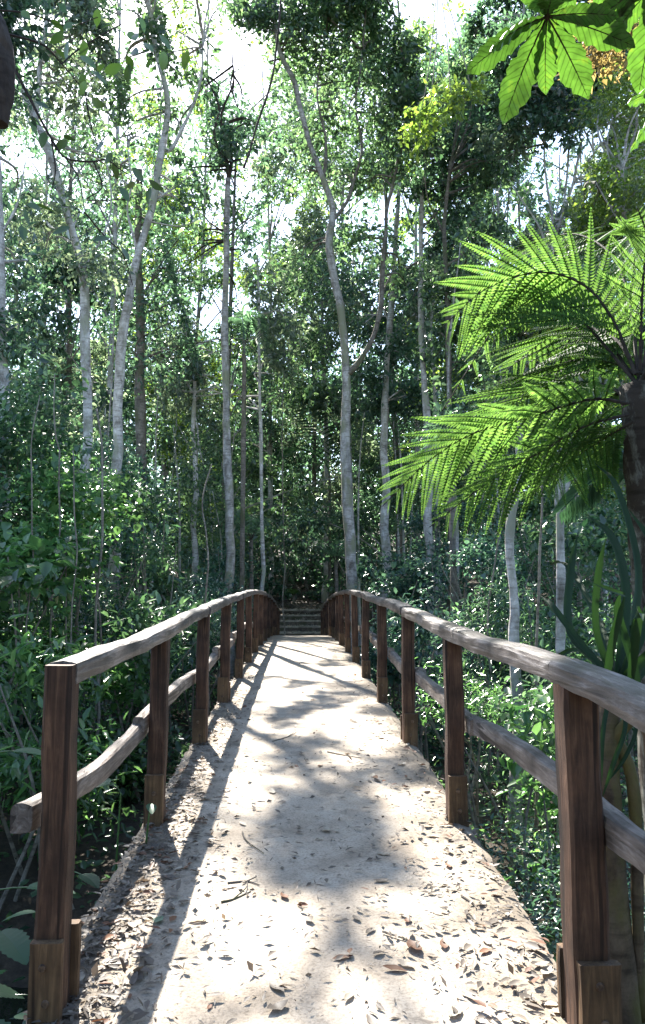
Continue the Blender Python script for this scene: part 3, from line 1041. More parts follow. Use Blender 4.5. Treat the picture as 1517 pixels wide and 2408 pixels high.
# the far wood that reads as one mass
A = []
for k in range(1200):
    y = random.uniform(36, 62)
    x = random.uniform(-30, 30) * y / 50
    g = float(ground(x, y))
    top = 4 + (1388 - 250 - 120 * math.sin(x * .35 + 1)) * y / F
    z = random.uniform(g, max(g + 2, top))
    if k > 500:
        z = random.uniform(g, g + .45 * max(2, top - g))
    A.append(cluster_leaves((x, y, z), (1.9, 1.6, 1.5), 190, .34, per=8, spread=.35))
P, D, Nn, L, W = (np.concatenate([a[i] for a in A]) for i in range(5))
k = gapfilter(P)
V, Fc = leaves(P[k], D[k], Nn[k], L[k], W[k])
tag(obj('distant_forest', V, Fc, M['leaf_b']), 'dense distant forest foliage behind all the trees', 'forest', None, 'stuff')

# the same forest beside and behind the viewer, unseen, added to cut ambient light
A = []
for k in range(620):
    a = random.uniform(R(-68), R(248))
    rr = random.uniform(7.5, 15)
    x, y = rr * math.cos(a), rr * math.sin(a)
    if y > 0 and abs(x) < y * .62 + 2.0:
        continue
    if abs(x) < 1.6 and y > -7:
        continue
    if y > 1.0:
        continue
    z = random.uniform(2.2, 7.5)
    A.append(cluster_leaves((x, y, z), (1.5, 1.5, 1.2), 150, .30, per=8, spread=.35))
P, D, Nn, L, W = (np.concatenate([a[i] for a in A]) for i in range(5))
u, v = proj(P)
q = (P - CL) @ CR
k = sunfilter(P) & ~((q[:, 2] < 0) & (u > -60) & (u < 1577))
V, Fc = leaves(P[k], D[k], Nn[k], L[k], W[k])
tag(obj('surrounding_forest', V, Fc, M['leaf_b']), 'unseen forest foliage closing in beside and behind the viewpoint', 'forest', None, 'stuff')


# ------------------------------------------------------------------ shrubs and undergrowth
def shrub(label, x, y, zlo, zhi, rx, n, size, mat, group=None, name='shrub', flat=.8, stems=4, ry=None, sunf=True, per=8, spread=.14, asp=.55, hang=.1):
    g = float(ground(x, y))
    root = thing(name, label, 'shrub', (x, y, g), group)
    ry = ry or rx
    size *= random.choice((.62, .8, 1.0, 1.25, 1.5)) if y > 10 else random.choice((.9, 1.1, 1.3))
    n = int(n * (.105 / size) ** 1.3) if size < .1 else int(n * (.105 / size) ** .8)
    asp = random.choice((.34, .5, .62, .8))
    tw, cl = [], []
    nc = max(4, int((zhi - zlo) * rx * 3.2))
    for s in range(stems):
        bx = x + random.uniform(-.4, .4) * rx
        by = y + random.uniform(-.4, .4) * ry
        e = np.array((x + random.uniform(-.8, .8) * rx, y + random.uniform(-.7, .7) * ry, zhi - random.uniform(0, .3) * (zhi - zlo)))
        b = np.array((bx, by, float(ground(bx, by)) - .1))
        md = (b + e) / 2 + np.array((random.uniform(-.25, .25), random.uniform(-.2, .2), .15))
        tw.append(tube(catmull([b, md, e], 12), np.linspace(.022, .006, 12), 5, .05, cap=False))
    V, Fc = join(tw)
    tag(obj('stems', V, Fc, M['liana'], root), kind='stuff')
    for q in range(nc):
        zc = random.uniform(zlo, zhi)
        tap = 1 - .45 * (zc - zlo) / max(.1, zhi - zlo)
        cx = x + random.uniform(-1, 1) * rx * tap
        cl.append(((cx, y + random.uniform(-1, 1) * ry * tap, zc), (rx * random.uniform(.25, .42), ry * .36, random.uniform(.14, .28)), n // nc))
    crown('foliage', cl, size, M[mat], root, gap=False, sunf=sunf, flat=flat, hang=hang, per=per, spread=spread, asp=asp, six=True)
    return root


ORD = ('first', 'second', 'third', 'fourth', 'fifth', 'sixth', 'seventh', 'eighth', 'ninth', 'tenth', 'eleventh', 'twelfth', 'thirteenth', 'fourteenth', 'fifteenth', 'sixteenth')
USED = set()


def by_post(x, y):
    i = int(round((y - 2.25) / 1.75))
    far = 'close beside' if abs(x) < 2.15 else 'a few steps out from' if abs(x) < 3.1 else 'set back from' if abs(x) < 4.6 else 'far back from'
    lb = 'leafy green shrub %s the %s post of the %s railing' % (far, ORD[max(0, min(14, i))], 'left' if x < 0 else 'right')
    if lb in USED:
        lb = lb.replace('leafy green', 'taller leafy')
    USED.add(lb)
    return lb


LS = [  # left bank: x, y, low, high, radius
    (-2.3, 7.0, 1.6, 3.5, 1.0, 'shrub_c'), (-3.4, 8.2, 1.8, 4.6, 1.1, 'shrub_c'), (-4.4, 9.2, 1.8, 5.2, 1.2, 'shrub_a'), (-5.2, 11, 2.0, 5.8, 1.3, 'shrub_b'), (-3.2, 11.5, 1.8, 4.8, 1.2, 'shrub_b'),
    (-2.0, 10, 1.6, 3.6, .9, 'shrub_a'), (-1.9, 13, 1.6, 4.0, .9, 'shrub_b'), (-3.0, 14.5, 1.8, 5.2, 1.2, 'shrub_a'), (-4.8, 14, 2.0, 6.2, 1.4, 'shrub_c'), (-6.6, 13, 2.2, 6.4, 1.4, 'shrub_a'),
    (-1.8, 16.5, 1.7, 4.4, .9, 'shrub_b'), (-2.4, 19, 1.9, 5.0, 1.1, 'shrub_b'), (-4.0, 18, 2.0, 6.2, 1.4, 'shrub_b'), (-6, 17, 2.2, 6.4, 1.5, 'shrub_a'), (-2.7, 22, 2.1, 5.0, 1.2, 'shrub_b'), (-8, 16, 2.4, 6.0, 1.6, 'shrub_b')]
LS += [(-3.9, 10.2, 2.5, 6.2, 1.2, 'shrub_a'), (-2.9, 9.4, 2.0, 4.9, .9, 'shrub_c'), (-5.6, 9.6, 2.2, 6.2, 1.3, 'shrub_c'), (-4.6, 12.4, 2.4, 6.9, 1.3, 'shrub_a'), (-3.6, 16.2, 2.4, 6.6, 1.2, 'shrub_b'), (-2.6, 12.4, 2.0, 5.2, .9, 'shrub_a')]
for i, (x, y, a, b, r, mt) in enumerate(LS):
    b += .35 if x < -2.5 else 0
    shrub(by_post(x, y), x, y, a, b, r, int(2600 * r * (b - a) / 3.0 * (1.35 if y < 12 else 1)), 0.105 if y < 10 else .115, mt, 'thicket left of the footbridge', stems=6)
RS = [(1.75, 6.6, 1.4, 2.9, .75, 'shrub_c'), (2.6, 7.6, 1.5, 3.3, .9, 'shrub_a'), (1.8, 8.8, 1.4, 3.0, .7, 'shrub_c'), (2.8, 9.8, 1.6, 3.9, 1.0, 'shrub_a'), (3.8, 8.6, 1.8, 4.4, 1.0, 'shrub_a'), (1.9, 11.2, 1.5, 3.6, .8, 'shrub_b'),
      (3.0, 12.4, 1.7, 4.6, 1.1, 'shrub_b'), (4.4, 11.4, 1.9, 4.9, 1.1, 'shrub_a'), (2.0, 14, 1.6, 4.2, .9, 'shrub_b'), (3.4, 15.4, 1.9, 5.2, 1.2, 'shrub_b'), (5.0, 14.4, 2, 5.6, 1.3, 'shrub_a'), (2.2, 17.6, 1.9, 4.7, 1.0, 'shrub_b'), (3.8, 19, 2, 6.0, 1.4, 'shrub_b'), (5.8, 17.6, 2.2, 6.2, 1.5, 'shrub_a'), (2.3, 21.5, 2.1, 4.8, 1.0, 'shrub_b')]
for i, (x, y, a, b, r, mt) in enumerate(RS):
    shrub(by_post(x, y), x, y, a, b, r, int(2600 * r * (b - a) / 3.0 * (1.3 if y < 11 else 1)), .08 if y < 10 else .10, mt, 'undergrowth right of the footbridge', stems=6)
FS = [(-1.7, 28.5, 2.9, 6.2, 1.0), (1.7, 28.5, 2.9, 5.8, 1.0), (-2.9, 31, 3.4, 7.4, 1.5), (2.9, 31, 3.4, 7.4, 1.5), (-.3, 38, 4.6, 8.5, 1.7), (1.4, 35, 4, 8.0, 1.6), (-1.6, 34, 4, 8, 1.5), (-5, 29, 3.2, 7, 1.6), (5, 29, 3.2, 7.4, 1.6), (-7.5, 27, 3, 7, 1.7), (7.5, 26, 3, 7, 1.7), (.1, 33.5, 3.6, 5.6, 1.1), (-.9, 31.5, 3.4, 5.2, .8), (1.0, 32.5, 3.5, 5.4, .9), (0.2, 41, 5, 9.5, 2.2), (-3.5, 36, 4.2, 8.5, 2.0), (4, 36, 4.2, 8.5, 2.0)]
FN = {i: ('first', 'second', 'third', 'fourth', 'fifth', 'sixth', 'seventh', 'eighth', 'ninth', 'tenth', 'eleventh', 'twelfth', 'thirteenth', 'fourteenth', 'fifteenth', 'sixteenth', 'seventeenth')[k] for k, i in enumerate(sorted(range(len(FS)), key=lambda i: FS[i][0] / FS[i][1]))}
for i, (x, y, a, b, r) in enumerate(FS):
    shrub('dark leafy shrub beyond the steps, %s from the left of the gloomy shrubs there' % FN[i], x, y, a, b, r, int(1500 * r * (b - a) / 3), .13, ('shrub_b', 'leaf_b')[i % 2], 'shrubs beyond the steps')

# broad-leaved plants by the left foot of the bridge
def big_leaf(L, W, teeth=9, fold=.12, droop=.25):
    """toothed ovate blade in the XY plane, along +Y; base at 0"""
    V, Fc = [], []
    n = teeth * 2
    for i in range(n + 1):
        t = i / n
        w = W * .5 * (math.sin(math.pi * min(1, t * .93 + .07)) ** .75) * (1 - .25 * t)
        tooth = 1 + (.10 if i % 2 else -.06)
        z = -droop * L * t * t
        V += [(-w * tooth, L * t + (.012 * L if i % 2 else 0), z + fold * w), (0, L * t, z), (w * tooth, L * t + (.012 * L if i % 2 else 0), z + fold * w)]
    for i in range(n):
        a = i * 3
        Fc += [(a, a + 1, a + 4, a + 3), (a + 1, a + 2, a + 5, a + 4)]
    return V, Fc


BLM = mesh('leaf', *big_leaf(1, .72), M['bamboo_leaf'])
BLM2 = mesh('leaf', *big_leaf(1, .36, 6, .2, .3), M['bamboo_leaf'])


def put_leaf(me, parent, base, direc, length, roll=0.0, name='leaf', up=(0, 0, 1)):
    o = bpy.data.objects.new(name, me)
    COL.objects.link(o)
    o.parent = parent
    y = Vector(direc).normalized()
    x = y.cross(Vector(up))
    if x.length < .05:
        x = y.cross(Vector((1, 0, .2)))
    x.normalize()
    z = x.cross(y)
    m = Matrix((x, y, z)).transposed() @ Matrix.Rotation(roll, 3, 'Y')
    o.matrix_local = Matrix.Translation(Vector(np.asarray(base, float) - origin(parent))) @ (m * length).to_4x4()
    return o


def nettle(label, x, y, ztop, nl, ln, me=None, spread=.25, lean=(0, 0)):
    g = float(ground(x, y))
    root = thing('broadleaf_plant', label, 'plant', (x, y, g))
    P = catmull([(x, y, g - .05), (x + lean[0] * .4, y + lean[1] * .4, (g + ztop) / 2), (x + lean[0], y + lean[1], ztop)], 14)
    V, Fc = tube(P, np.linspace(.012, .004, 14), 6, cap=False)
    obj('stem', V, Fc, M['shrub_c'], root)
    for i in range(nl):
        t = .35 + .65 * i / max(1, nl - 1)
        b = P[int(t * 13)]
        a = i * 2.4 + random.uniform(-.3, .3)
        pl = random.uniform(.04, spread)
        e = b + np.array((math.cos(a) * pl, math.sin(a) * pl, .05))
        V, Fc = tube(catmull([b, (b + e) / 2 + np.array((0, 0, .02)), e], 5), .003, 4, cap=False)
        obj('leaf_stalk', V, Fc, M['shrub_c'], root)
        put_leaf(me or BLM, root, e, (math.cos(a), math.sin(a), random.uniform(-.25, .1)), ln * random.uniform(.7, 1.2), random.uniform(-.25, .25))
    return root


nettle('broad toothed blue-green leaves at the lower left corner beside the nearest left post', -1.15, 2.75, 2.95, 9, .20)
nettle('tall broad-leaved plant rising at the left edge below the handrail end', -1.32, 3.1, 3.32, 9, .17, lean=(.02, .05))
nettle('low broad-leaved plant between the first two left posts, beside the deck edge', -.98, 3.3, 2.55, 6, .17)
nettle('pale sunlit broad leaves beside the foot of the second left post', -1.0, 4.05, 2.98, 5, .22, lean=(.06, 0), spread=.1)
nettle('narrow-leaved plant hanging behind the nearest left post at rail height', -1.72, 3.7, 3.25, 10, .24, BLM2)
nettle('leafy seedling in the dark gap under the left middle rail', -1.4, 4.6, 2.4, 6, .16)
nettle('broad-leaved plant at the very bottom left of the view', -1.05, 2.3, 2.62, 8, .17)
nettle('small bright strap-leaved seedling by the right deck edge behind the nearest right post', 1.05, 3.3, 2.45, 7, .2, BLM2)
nettle('sprig of vine leaves poking over the deck at the second left post', -.86, 3.72, 2.98, 3, .085, spread=.03, lean=(.13, -.02))

# low ground cover
A = []
n = 26000
y = rng.uniform(2.6, 24, n)
x = rng.uniform(-7, 7, n)
k = (np.abs(x) > .95) | (rng.random(n) < .12)
x, y = x[k], y[k]
wet = np.exp(-((y - 5.6 - .8 * np.sin(x * .35)) / 1.1) ** 2)
k = rng.random(len(x)) > wet * .96
x, y = x[k], y[k]
P = np.stack([x, y, ground(x, y) + rng.random(len(x)) ** 1.6 * .35], 1)
D = unit(rng.standard_normal((len(P), 3)) * np.array((1, 1, .3)))
Nn = unit(rng.standard_normal((len(P), 3)) * .45 + np.array((0, 0, 1)))
L = rng.uniform(.05, .13, len(P))
V, Fc = leaves(P, D, Nn, L, L * .6, six=True)
tag(obj('ground_cover', V, Fc, M['shrub_a']), 'low leafy ground cover on the banks under the bridge', 'ground cover', None, 'stuff')
# fine herbs on the right bank
n = 9000
x = 1.0 + rng.random(n) * 1.7
y = rng.uniform(3.0, 6.4, n)
P = np.stack([x, y, 1.35 + rng.random(n) ** .8 * (.95 - .35 * np.abs(x - 1.5))], 1)
D = unit(rng.standard_normal((n, 3)) * np.array((1, 1, .5)) + np.array((0, 0, .3)))
Nn = unit(rng.standard_normal((n, 3)) * .6 + np.array((0, 0, 1)))
L = rng.uniform(.03, .065, n)
V, Fc = leaves(P, D, Nn, L, L * .4)
tag(obj('herbs', V, Fc, M['shrub_b']), 'fine feathery herbs on the bank under the right railing', 'herbs', None, 'stuff')

# litter on the forest floor
n = 9000
x = rng.normal(0, 4, n)
y = rng.uniform(27.2, 44, n)
P = np.stack([x, y, ground(x, y) + .02], 1)
D = unit(rng.standard_normal((n, 3)) * np.array((1, 1, .15)))
Nn = unit(rng.standard_normal((n, 3)) * .3 + np.array((0, 0, 1)))
L = rng.uniform(.07, .15, n)
V, Fc = leaves(P, D, Nn, L, L * .5)
tag(obj('forest_litter', V, Fc, M['dry_grey']), 'dry leaf litter on the path above the steps', 'leaf litter', None, 'stuff')


# ------------------------------------------------------------------ tree fern
def pinna(npair=24, L=1.0, W=.25):
    """one pinna along +Y: midrib and paired leaflets"""
    ps, ds, ls = [], [], []
    for i in range(npair):
        t = (i + .6) / npair
        w = W * .5 * (1 - t) ** .6 * min(1, t * 6 + .45)
        for s in (-1, 1):
            ps.append((0, t * L, -.10 * t * t))
            ds.append((s, .42, -.10))
            ls.append(w)
    ps.append((0, L * .99, -.10))
    ds.append((0, 1, -.2))
    ls.append(W * .16)
    ps, ds, ls = np.array(ps), np.array(ds, float), np.array(ls)
    Nn = np.tile(np.array((0, 0, 1.0)), (len(ps), 1))
    V, Fc = leaves(ps, ds, Nn, ls, np.full(len(ls), L / npair * .96), .1, .1)
    mv, mf = tube(np.array([(0, 0, 0), (0, .5 * L, -.026), (0, L, -.10)]), np.array((.010, .007, .003)), 4, cap=False)
    return join([(V, Fc), (mv, mf)])


PINNA = mesh('pinna', *pinna(), M['fern'])
PINNA_D = mesh('pinna', *pinna(14, W=.28), M['fern_dark'])


def frond(parent, P, plen, npin, me, rach_r=.012, mat=None, each=True, normal_hint=(0, 0, 1), name='frond', start=.12):
    path = catmull(P, 30)
    V, Fc = tube(path, np.linspace(rach_r, .003, 30), 6)
    fr = obj(name, V, Fc, M['bark_dark'] if mat is None else mat, parent)
    T = unit(np.gradient(path, axis=0))
    og = origin(fr)
    hint = np.asarray(normal_hint, float)
    mats = []
    for i in range(npin):
        t = start + (1 - start) * (i + .3) / npin
        f = t * 29
        k = min(28, int(f))
        b = path[k] + (path[k + 1] - path[k]) * (f - k)
        tg = T[k]
        S = unit(np.cross(tg, hint))
        N2 = np.cross(S, tg)
        prof = max(.06, (math.sin(math.pi * (.16 + .84 * t)) ** .8))
        for s in (-1, 1):
            d = unit(S * s + tg * (.45 + .55 * t) - N2 * .08 + np.array((0, 0, -.16)) + rng.standard_normal(3) * .08)
            ln = plen * prof * random.uniform(.88, 1.08) * (1 - .45 * max(0, min(1, d[2] * 1.6)))
            y = Vector(d)
            x = y.cross(Vector(N2)).normalized()
            z = x.cross(y)
            m = (Matrix((x, y, z)).transposed() * ln).to_4x4()
            mats.append(Matrix.Translation(Vector(b - og)) @ m)
    if each:
        for m in mats:
            o = bpy.data.objects.new('pinna', me)
            COL.objects.link(o)
            o.parent = fr
            o.matrix_local = m
    else:
        n = len(me.vertices)
        co = np.empty(n * 3, np.float32)
        me.vertices.foreach_get('co', co)
        co = co.reshape(-1, 3)
        fl = [tuple(p.vertices) for p in me.polygons]
        V, Fc = join([(co @ np.array(m.to_3x3()).T + np.array(m.translation), fl) for m in mats])
        o = bpy.data.objects.new('leaflets', mesh('leaflets', V, Fc, me.materials[0]))
        COL.objects.link(o)
        o.parent = fr
    return fr


CF = at(1500, 905, 4.6)
tf = thing('tree_fern', 'large tree fern with lichen-patched trunk at the right edge, fronds reaching over the railing', 'tree fern', (CF[0] + .02, CF[1], float(ground(CF[0], CF[1]))))
P = catmull([(CF[0] + .10, CF[1] + .05, float(ground(CF[0], CF[1])) - .2), (CF[0] + .05, CF[1], 3.6), (CF[0] + .02, CF[1], 4.6), CF], 26)
V, Fc = tube(P, np.linspace(.135, .105, 26), 14, .06)
obj('trunk', V, Fc, M['bark_fern'], tf, smooth=True)
FR = [  # rachis points u, v, d
    ([(1495, 880, 4.6), (1440, 750, 4.7), (1370, 668, 4.8), (1265, 640, 4.9), (1140, 680, 5.0), (1040, 770, 5.0)], .82, 19),
    ([(1478, 950, 4.55), (1390, 938, 4.5), (1250, 978, 4.5), (1110, 1020, 4.6), (1000, 1090, 4.7), (900, 1190, 4.75)], .66, 19),
    ([(1478, 975, 4.5), (1380, 1000, 4.4), (1270, 1062, 4.35), (1140, 1140, 4.4), (1010, 1240, 4.45)], .55, 17),
    ([(1500, 880, 4.6), (1480, 700, 4.9), (1430, 590, 5.3), (1330, 550, 5.9), (1220, 610, 6.4)], .78, 18),
    ([(1500, 880, 4.6), (1430, 850, 5.0), (1340, 850, 5.5), (1230, 900, 6.0), (1120, 1000, 6.4)], .68, 18),
    ([(1500, 880, 4.6), (1450, 800, 4.8), (1380, 770, 5.2), (1280, 800, 5.6), (1180, 880, 5.9)], .66, 18),
    ([(1510, 880, 4.6), (1540, 700, 4.8), (1540, 580, 5.2), (1510, 530, 5.8), (1460, 540, 6.4)], .7, 17),
    ([(1500, 930, 4.6), (1440, 930, 5.1), (1380, 980, 5.6), (1320, 1080, 6.0)], .5, 15),
    ([(1490, 940, 4.6), (1400, 900, 4.9), (1290, 910, 5.2), (1170, 970, 5.5), (1060, 1070, 5.7)], .66, 17),
    ([(1490, 990, 4.5), (1420, 1030, 4.6), (1330, 1090, 4.9), (1240, 1170, 5.2)], .5, 15),
    ([(1505, 870, 4.6), (1510, 690, 4.5), (1520, 560, 4.4), (1500, 490, 4.2)], .5, 15)]
for i, (pts, pl, npn) in enumerate(FR):
    frond(tf, [at(*q) for q in pts], pl, npn, PINNA, each=i < 7, normal_hint=((-.25, .50, .85), (-.15, .45, .85), (-.1, .45, .85), (-.25, .45, .85), (-.15, .45, .85), (-.2, .5, .85), (-.2, .45, .85), (-.1, .4, .9), (-.2, .5, .85), (-.1, .45, .9), (-.3, .5, .8))[i])
for a, dz in ((.3, .5), (1.0, .7), (1.7, .6), (-.4, .45), (-1.0, .6), (2.3, .8)):
    e = CF + np.array((math.cos(a) * 1.5, math.sin(a) * 1.5, dz - .7))
    md = CF + np.array((math.cos(a) * .8, math.sin(a) * .8, dz))
    frond(tf, [CF, CF + (md - CF) * .5 + np.array((0, 0, .15)), md, e], .42, 18, PINNA, each=False)

# ferns and palms in the background
def ground_fern(label, c, r, n, me, d0=0.0, name='fern', trunk=None, plen=.3, cat='fern', amin=0, amax=2 * math.pi, up=.5):
    g = float(ground(c[0], c[1]))
    root = thing(name, label, cat, (c[0], c[1], g))
    V, Fc = tube(catmull([(c[0], c[1], g - .1), (c[0] + .03, c[1], (g + c[2]) / 2), c], 10), np.linspace(.07, .05, 10), 8, .05)
    obj('trunk', V, Fc, M['bark_brown'], root)
    for i in range(n):
        a = amin + (amax - amin) * (i + random.uniform(-.25, .25)) / n
        rr = r * random.uniform(.8, 1.15)
        md = c + np.array((math.cos(a) * rr * .55, math.sin(a) * rr * .55, up * rr))
        e = c + np.array((math.cos(a) * rr, math.sin(a) * rr, up * rr * .3 - .12))
        frond(root, [c, (c + md) / 2 + np.array((0, 0, .1 * rr)), md, e], plen * rr, 14, me, .008, each=False)
    return root


ground_fern('shade-green fern spreading above the far end of the right railing', at(790, 1320, 23.0), 1.2, 9, PINNA_D, plen=.34)
ground_fern('dark fern under the grey forked tree, left of the bridge', at(590, 1270, 20.0), 1.2, 9, PINNA_D, plen=.34)
ground_fern('bright low fern sunlit beside the top of the steps', at(690, 1400, 30.5), .42, 8, PINNA, plen=.4)


def palm(label, c, fronds, lf, n=34, mat='fern_dark'):
    g = float(ground(c[0], c[1]))
    root = thing('palm', label, 'palm', (c[0], c[1], g))
    V, Fc = tube(catmull([(c[0], c[1], g - .1), c], 8), np.linspace(.06, .05, 8), 8, .05)
    obj('trunk', V, Fc, M['bark_brown'], root)
    for pts in fronds:
        path = catmull([c] + [at(*q) for q in pts], 30)
        V, Fc = tube(path, np.linspace(.016, .004, 30), 5)
        fr = obj('frond', V, Fc, M['shrub_b'], root)
        T = unit(np.gradient(path, axis=0))
        idx = np.linspace(3, 29, n).astype(int)
        Ps, Ds, Ls = [], [], []
        for k in idx:
            S = unit(np.cross(T[k], np.array((0, 0.3, 1.0))))
            for s in (-1, 1):
                Ps.append(path[k])
                Ds.append(S * s + T[k] * .55 + np.array((0, 0, -.12)))
                Ls.append(lf * (math.sin(math.pi * (.12 + .8 * k / 29)) ** .6))
        V, Fc = leaves(np.array(Ps), np.array(Ds), np.tile(np.array((0, .3, 1.0)), (len(Ps), 1)), np.array(Ls), .035, .1, .18)
        tag(obj('leaflets', V, Fc, M[mat], fr), kind='stuff')
    return root


palm('arching blue-green palm frond left of the central tree', at(775, 1120, 29.5),
     [[(755, 1030, 29), (720, 960, 28.5), (640, 905, 28)], [(790, 1040, 29.6), (800, 980, 30), (840, 950, 30.4)], [(760, 1080, 29.8), (700, 1060, 30.4), (650, 1090, 31)]], .85, 40)
palm('dark palm tuft hanging high between the grey forked tree and the thin pole-like tree', at(575, 800, 17.5),
     [[(560, 745, 17.3), (545, 760, 17), (540, 810, 16.8)], [(590, 745, 17.5), (610, 760, 17.7), (620, 810, 18)], [(575, 740, 18), (580, 735, 18.6), (590, 780, 19)], [(570, 750, 17), (572, 770, 16.5), (575, 830, 16.2)]], .30, mat='leaf_b')
palm('feathery palm with pale leaflet ribs beside the lichen-patched fern trunk', at(1500, 1120, 5.6),
     [[(1440, 1100, 5.7), (1380, 1140, 5.8), (1320, 1200, 5.9)], [(1450, 1050, 5.8), (1400, 1060, 6), (1360, 1120, 6.2)], [(1520, 1040, 5.8), (1560, 1040, 6), (1590, 1100, 6.2)]], .34)


# ------------------------------------------------------------------ strap-leaved screw pine by the near right post
def strap(P, w, n=16):
    """channelled strap leaf along a path"""
    path = catmull(P, n)
    T = unit(np.gradient(path, axis=0))
    S = unit(np.cross(T, np.array((0.1, -1.0, .35))))
    Nn = np.cross(S, T)
    t = np.linspace(0, 1, n)
    ww = w * np.clip(np.minimum(.7 + t * 2, (1.02 - t) * 3.2), .04, 1)[:, None] * .5
    V = np.stack([path - S * ww + Nn * ww * .5, path - S * ww * .35, path - Nn * ww * .12, path + S * ww * .35, path + S * ww + Nn * ww * .5], 1).reshape(-1, 3)
    Fc = []
    for i in range(n - 1):
        for j in range(4):
            a = i * 5 + j
            Fc.append((a, a + 1, a + 6, a + 5))
    return V, np.array(Fc)


c = at(1450, 1700, 3.0)
sp = thing('screw_pine', 'screw pine with long dark strap leaves and mossy ochre stem beside the nearest right post', 'screw pine', (c[0], c[1], float(ground(c[0], c[1]))))
P = catmull([(c[0] + .06, c[1] - .1, float(ground(c[0], c[1])) - .1), at(1455, 2250, 3.0), at(1432, 1950, 3.0), at(1425, 1750, 3.05), at(1440, 1600, 3.1)], 26)
V, Fc = tube(P, np.linspace(.062, .045, 26), 12, .05)
obj('trunk', V, Fc, M['bark_moss'], sp, smooth=True)
top = P[-1]
for q in ([(1440, 1720, 3.05), (1490, 1850, 3.0), (1500, 2150, 3.0), (1505, 2400, 3.0)], [(1445, 1660, 3.1), (1520, 1700, 3.2), (1540, 2000, 3.2), (1545, 2350, 3.2)],
          [(1430, 1760, 3.05), (1475, 1700, 3.0), (1530, 1640, 2.95)]):
    V, Fc = tube(catmull([at(*a) for a in q], 14), np.linspace(.026, .022, 14), 7, .05)
    obj('prop_root', V, Fc, M['bark_moss'], sp, smooth=True)
ST = [([(1440, 1600, 3.1), (1400, 1480, 3.1), (1405, 1350, 3.05), (1425, 1265, 3.0)], .05), ([(1425, 1590, 3.0), (1440, 1500, 2.95), (1470, 1400, 2.9)], .055), ([(1470, 1400, 2.9), (1440, 1390, 2.85), (1390, 1370, 2.8)], .03),
      ([(1480, 1600, 3.0), (1490, 1500, 2.9), (1500, 1440, 2.85), (1512, 1460, 2.7)], .07), ([(1440, 1600, 3.1), (1370, 1520, 3.2), (1300, 1430, 3.3), (1270, 1400, 3.4)], .05), ([(1440, 1590, 3.1), (1340, 1490, 3.3), (1340, 1350, 3.5), (1360, 1250, 3.6)], .06),
      ([(1450, 1600, 3.1), (1470, 1400, 3.3), (1440, 1270, 3.5), (1380, 1210, 3.6)], .07), ([(1460, 1600, 3.1), (1530, 1420, 3.2), (1540, 1300, 3.3), (1480, 1200, 3.4)], .08), ([(1460, 1600, 3.1), (1570, 1500, 3.0), (1640, 1450, 2.9), (1700, 1520, 2.8)], .07),
      ([(1440, 1610, 3.1), (1420, 1700, 2.95), (1412, 1800, 2.9), (1410, 1900, 2.9)], .03), ([(1440, 1610, 3.1), (1470, 1700, 2.95), (1440, 1800, 2.9), (1415, 1880, 2.9)], .03), ([(1450, 1610, 3.1), (1495, 1700, 3.0), (1470, 1780, 2.95), (1420, 1850, 2.95)], .025),
      ([(1450, 1600, 3.1), (1400, 1450, 3.5), (1330, 1330, 3.9), (1290, 1330, 4.2)], .06), ([(1460, 1590, 3.1), (1500, 1350, 3.6), (1450, 1150, 4.0), (1400, 1090, 4.2)], .06), ([(1450, 1600, 3.1), (1420, 1560, 3.4), (1350, 1530, 3.6), (1280, 1560, 3.7)], .045),
      ([(1500, 1620, 3.0), (1480, 1540, 3.0), (1450, 1440, 3.0), (1460, 1390, 2.95)], .06), ([(1490, 1610, 3.1), (1530, 1540, 3.2), (1500, 1480, 3.3), (1400, 1500, 3.4)], .05)]
for q, w in ST:
    V, Fc = strap([at(*a) for a in q], w * .62)
    obj('leaf', V, Fc, M['strap'], sp, smooth=True)

# lianas and fallen poles
LI = [('thin leaning liana between the shaded trunk and the curved pale trunk', [(1148, 1440), (1165, 1300), (1187, 1170)], 10, 5), ('thin pale liana hanging between the two pale trunks right of the bridge', [(1258, 1560), (1270, 1350), (1276, 1150), (1285, 900)], 7.8, 7),
      ('dark diagonal liana hanging across the bright gap above the bridge', [(573, 395), (600, 310), (635, 190), (655, 90), (664, -20)], 9, 7), ('thin liana hanging left of the central tree among the far trunks', [(668, 1300), (664, 1000), (672, 760)], 24, 3),
      ('pale looping vine stem among the left shrubs', [(235, 1330), (245, 1200), (238, 1080), (225, 960)], 9, 6), ('thin straight stem rising from the left thicket', [(180, 1320), (176, 1200), (172, 1060)], 8, 4), ('bare grey stem in the left thicket beside the thin straight stem', [(75, 1360), (78, 1200), (74, 1050), (90, 930)], 8, 4),
      ('forked twiggy stem above the left handrail', [(490, 1330), (482, 1250), (476, 1180), (500, 1090)], 10, 4), ('thin liana beside the left edge trunk', [(140, 1060), (130, 960), (128, 880)], 9, 4)]
for lb, pts, d, w in LI:
    path, r = px_tube(pts, d, w, w * .7, n=24, crook=.04)
    if pts[0][1] > 800:
        path, r = to_ground(path, r, 1.1)
    if pts[0][0] == 573:
        r = r * np.linspace(.8, 1.1, len(r))
    V, Fc = tube(path, r, 6, .05)
    solo('liana', V, Fc, M['bark_dark' if pts[0][0] == 573 else 'liana'], lb, 'liana', smooth=True)


# ------------------------------------------------------------------ leafy branch hanging in at the upper left
def smooth_leaf(L=1.0, W=.5, n=8, fold=.15, droop=.15):
    V, Fc = [], []
    for i in range(n + 1):
        t = i / n
        w = W * .5 * (math.sin(math.pi * min(1, t ** .85)) ** .8) + .004
        z = -droop * t * t
        V += [(-w, L * t, z + fold * w), (0, L * t, z), (w, L * t, z + fold * w)]
    for i in range(n):
        a = i * 3
        Fc += [(a, a + 1, a + 4, a + 3), (a + 1, a + 2, a + 5, a + 4)]
    return V, Fc


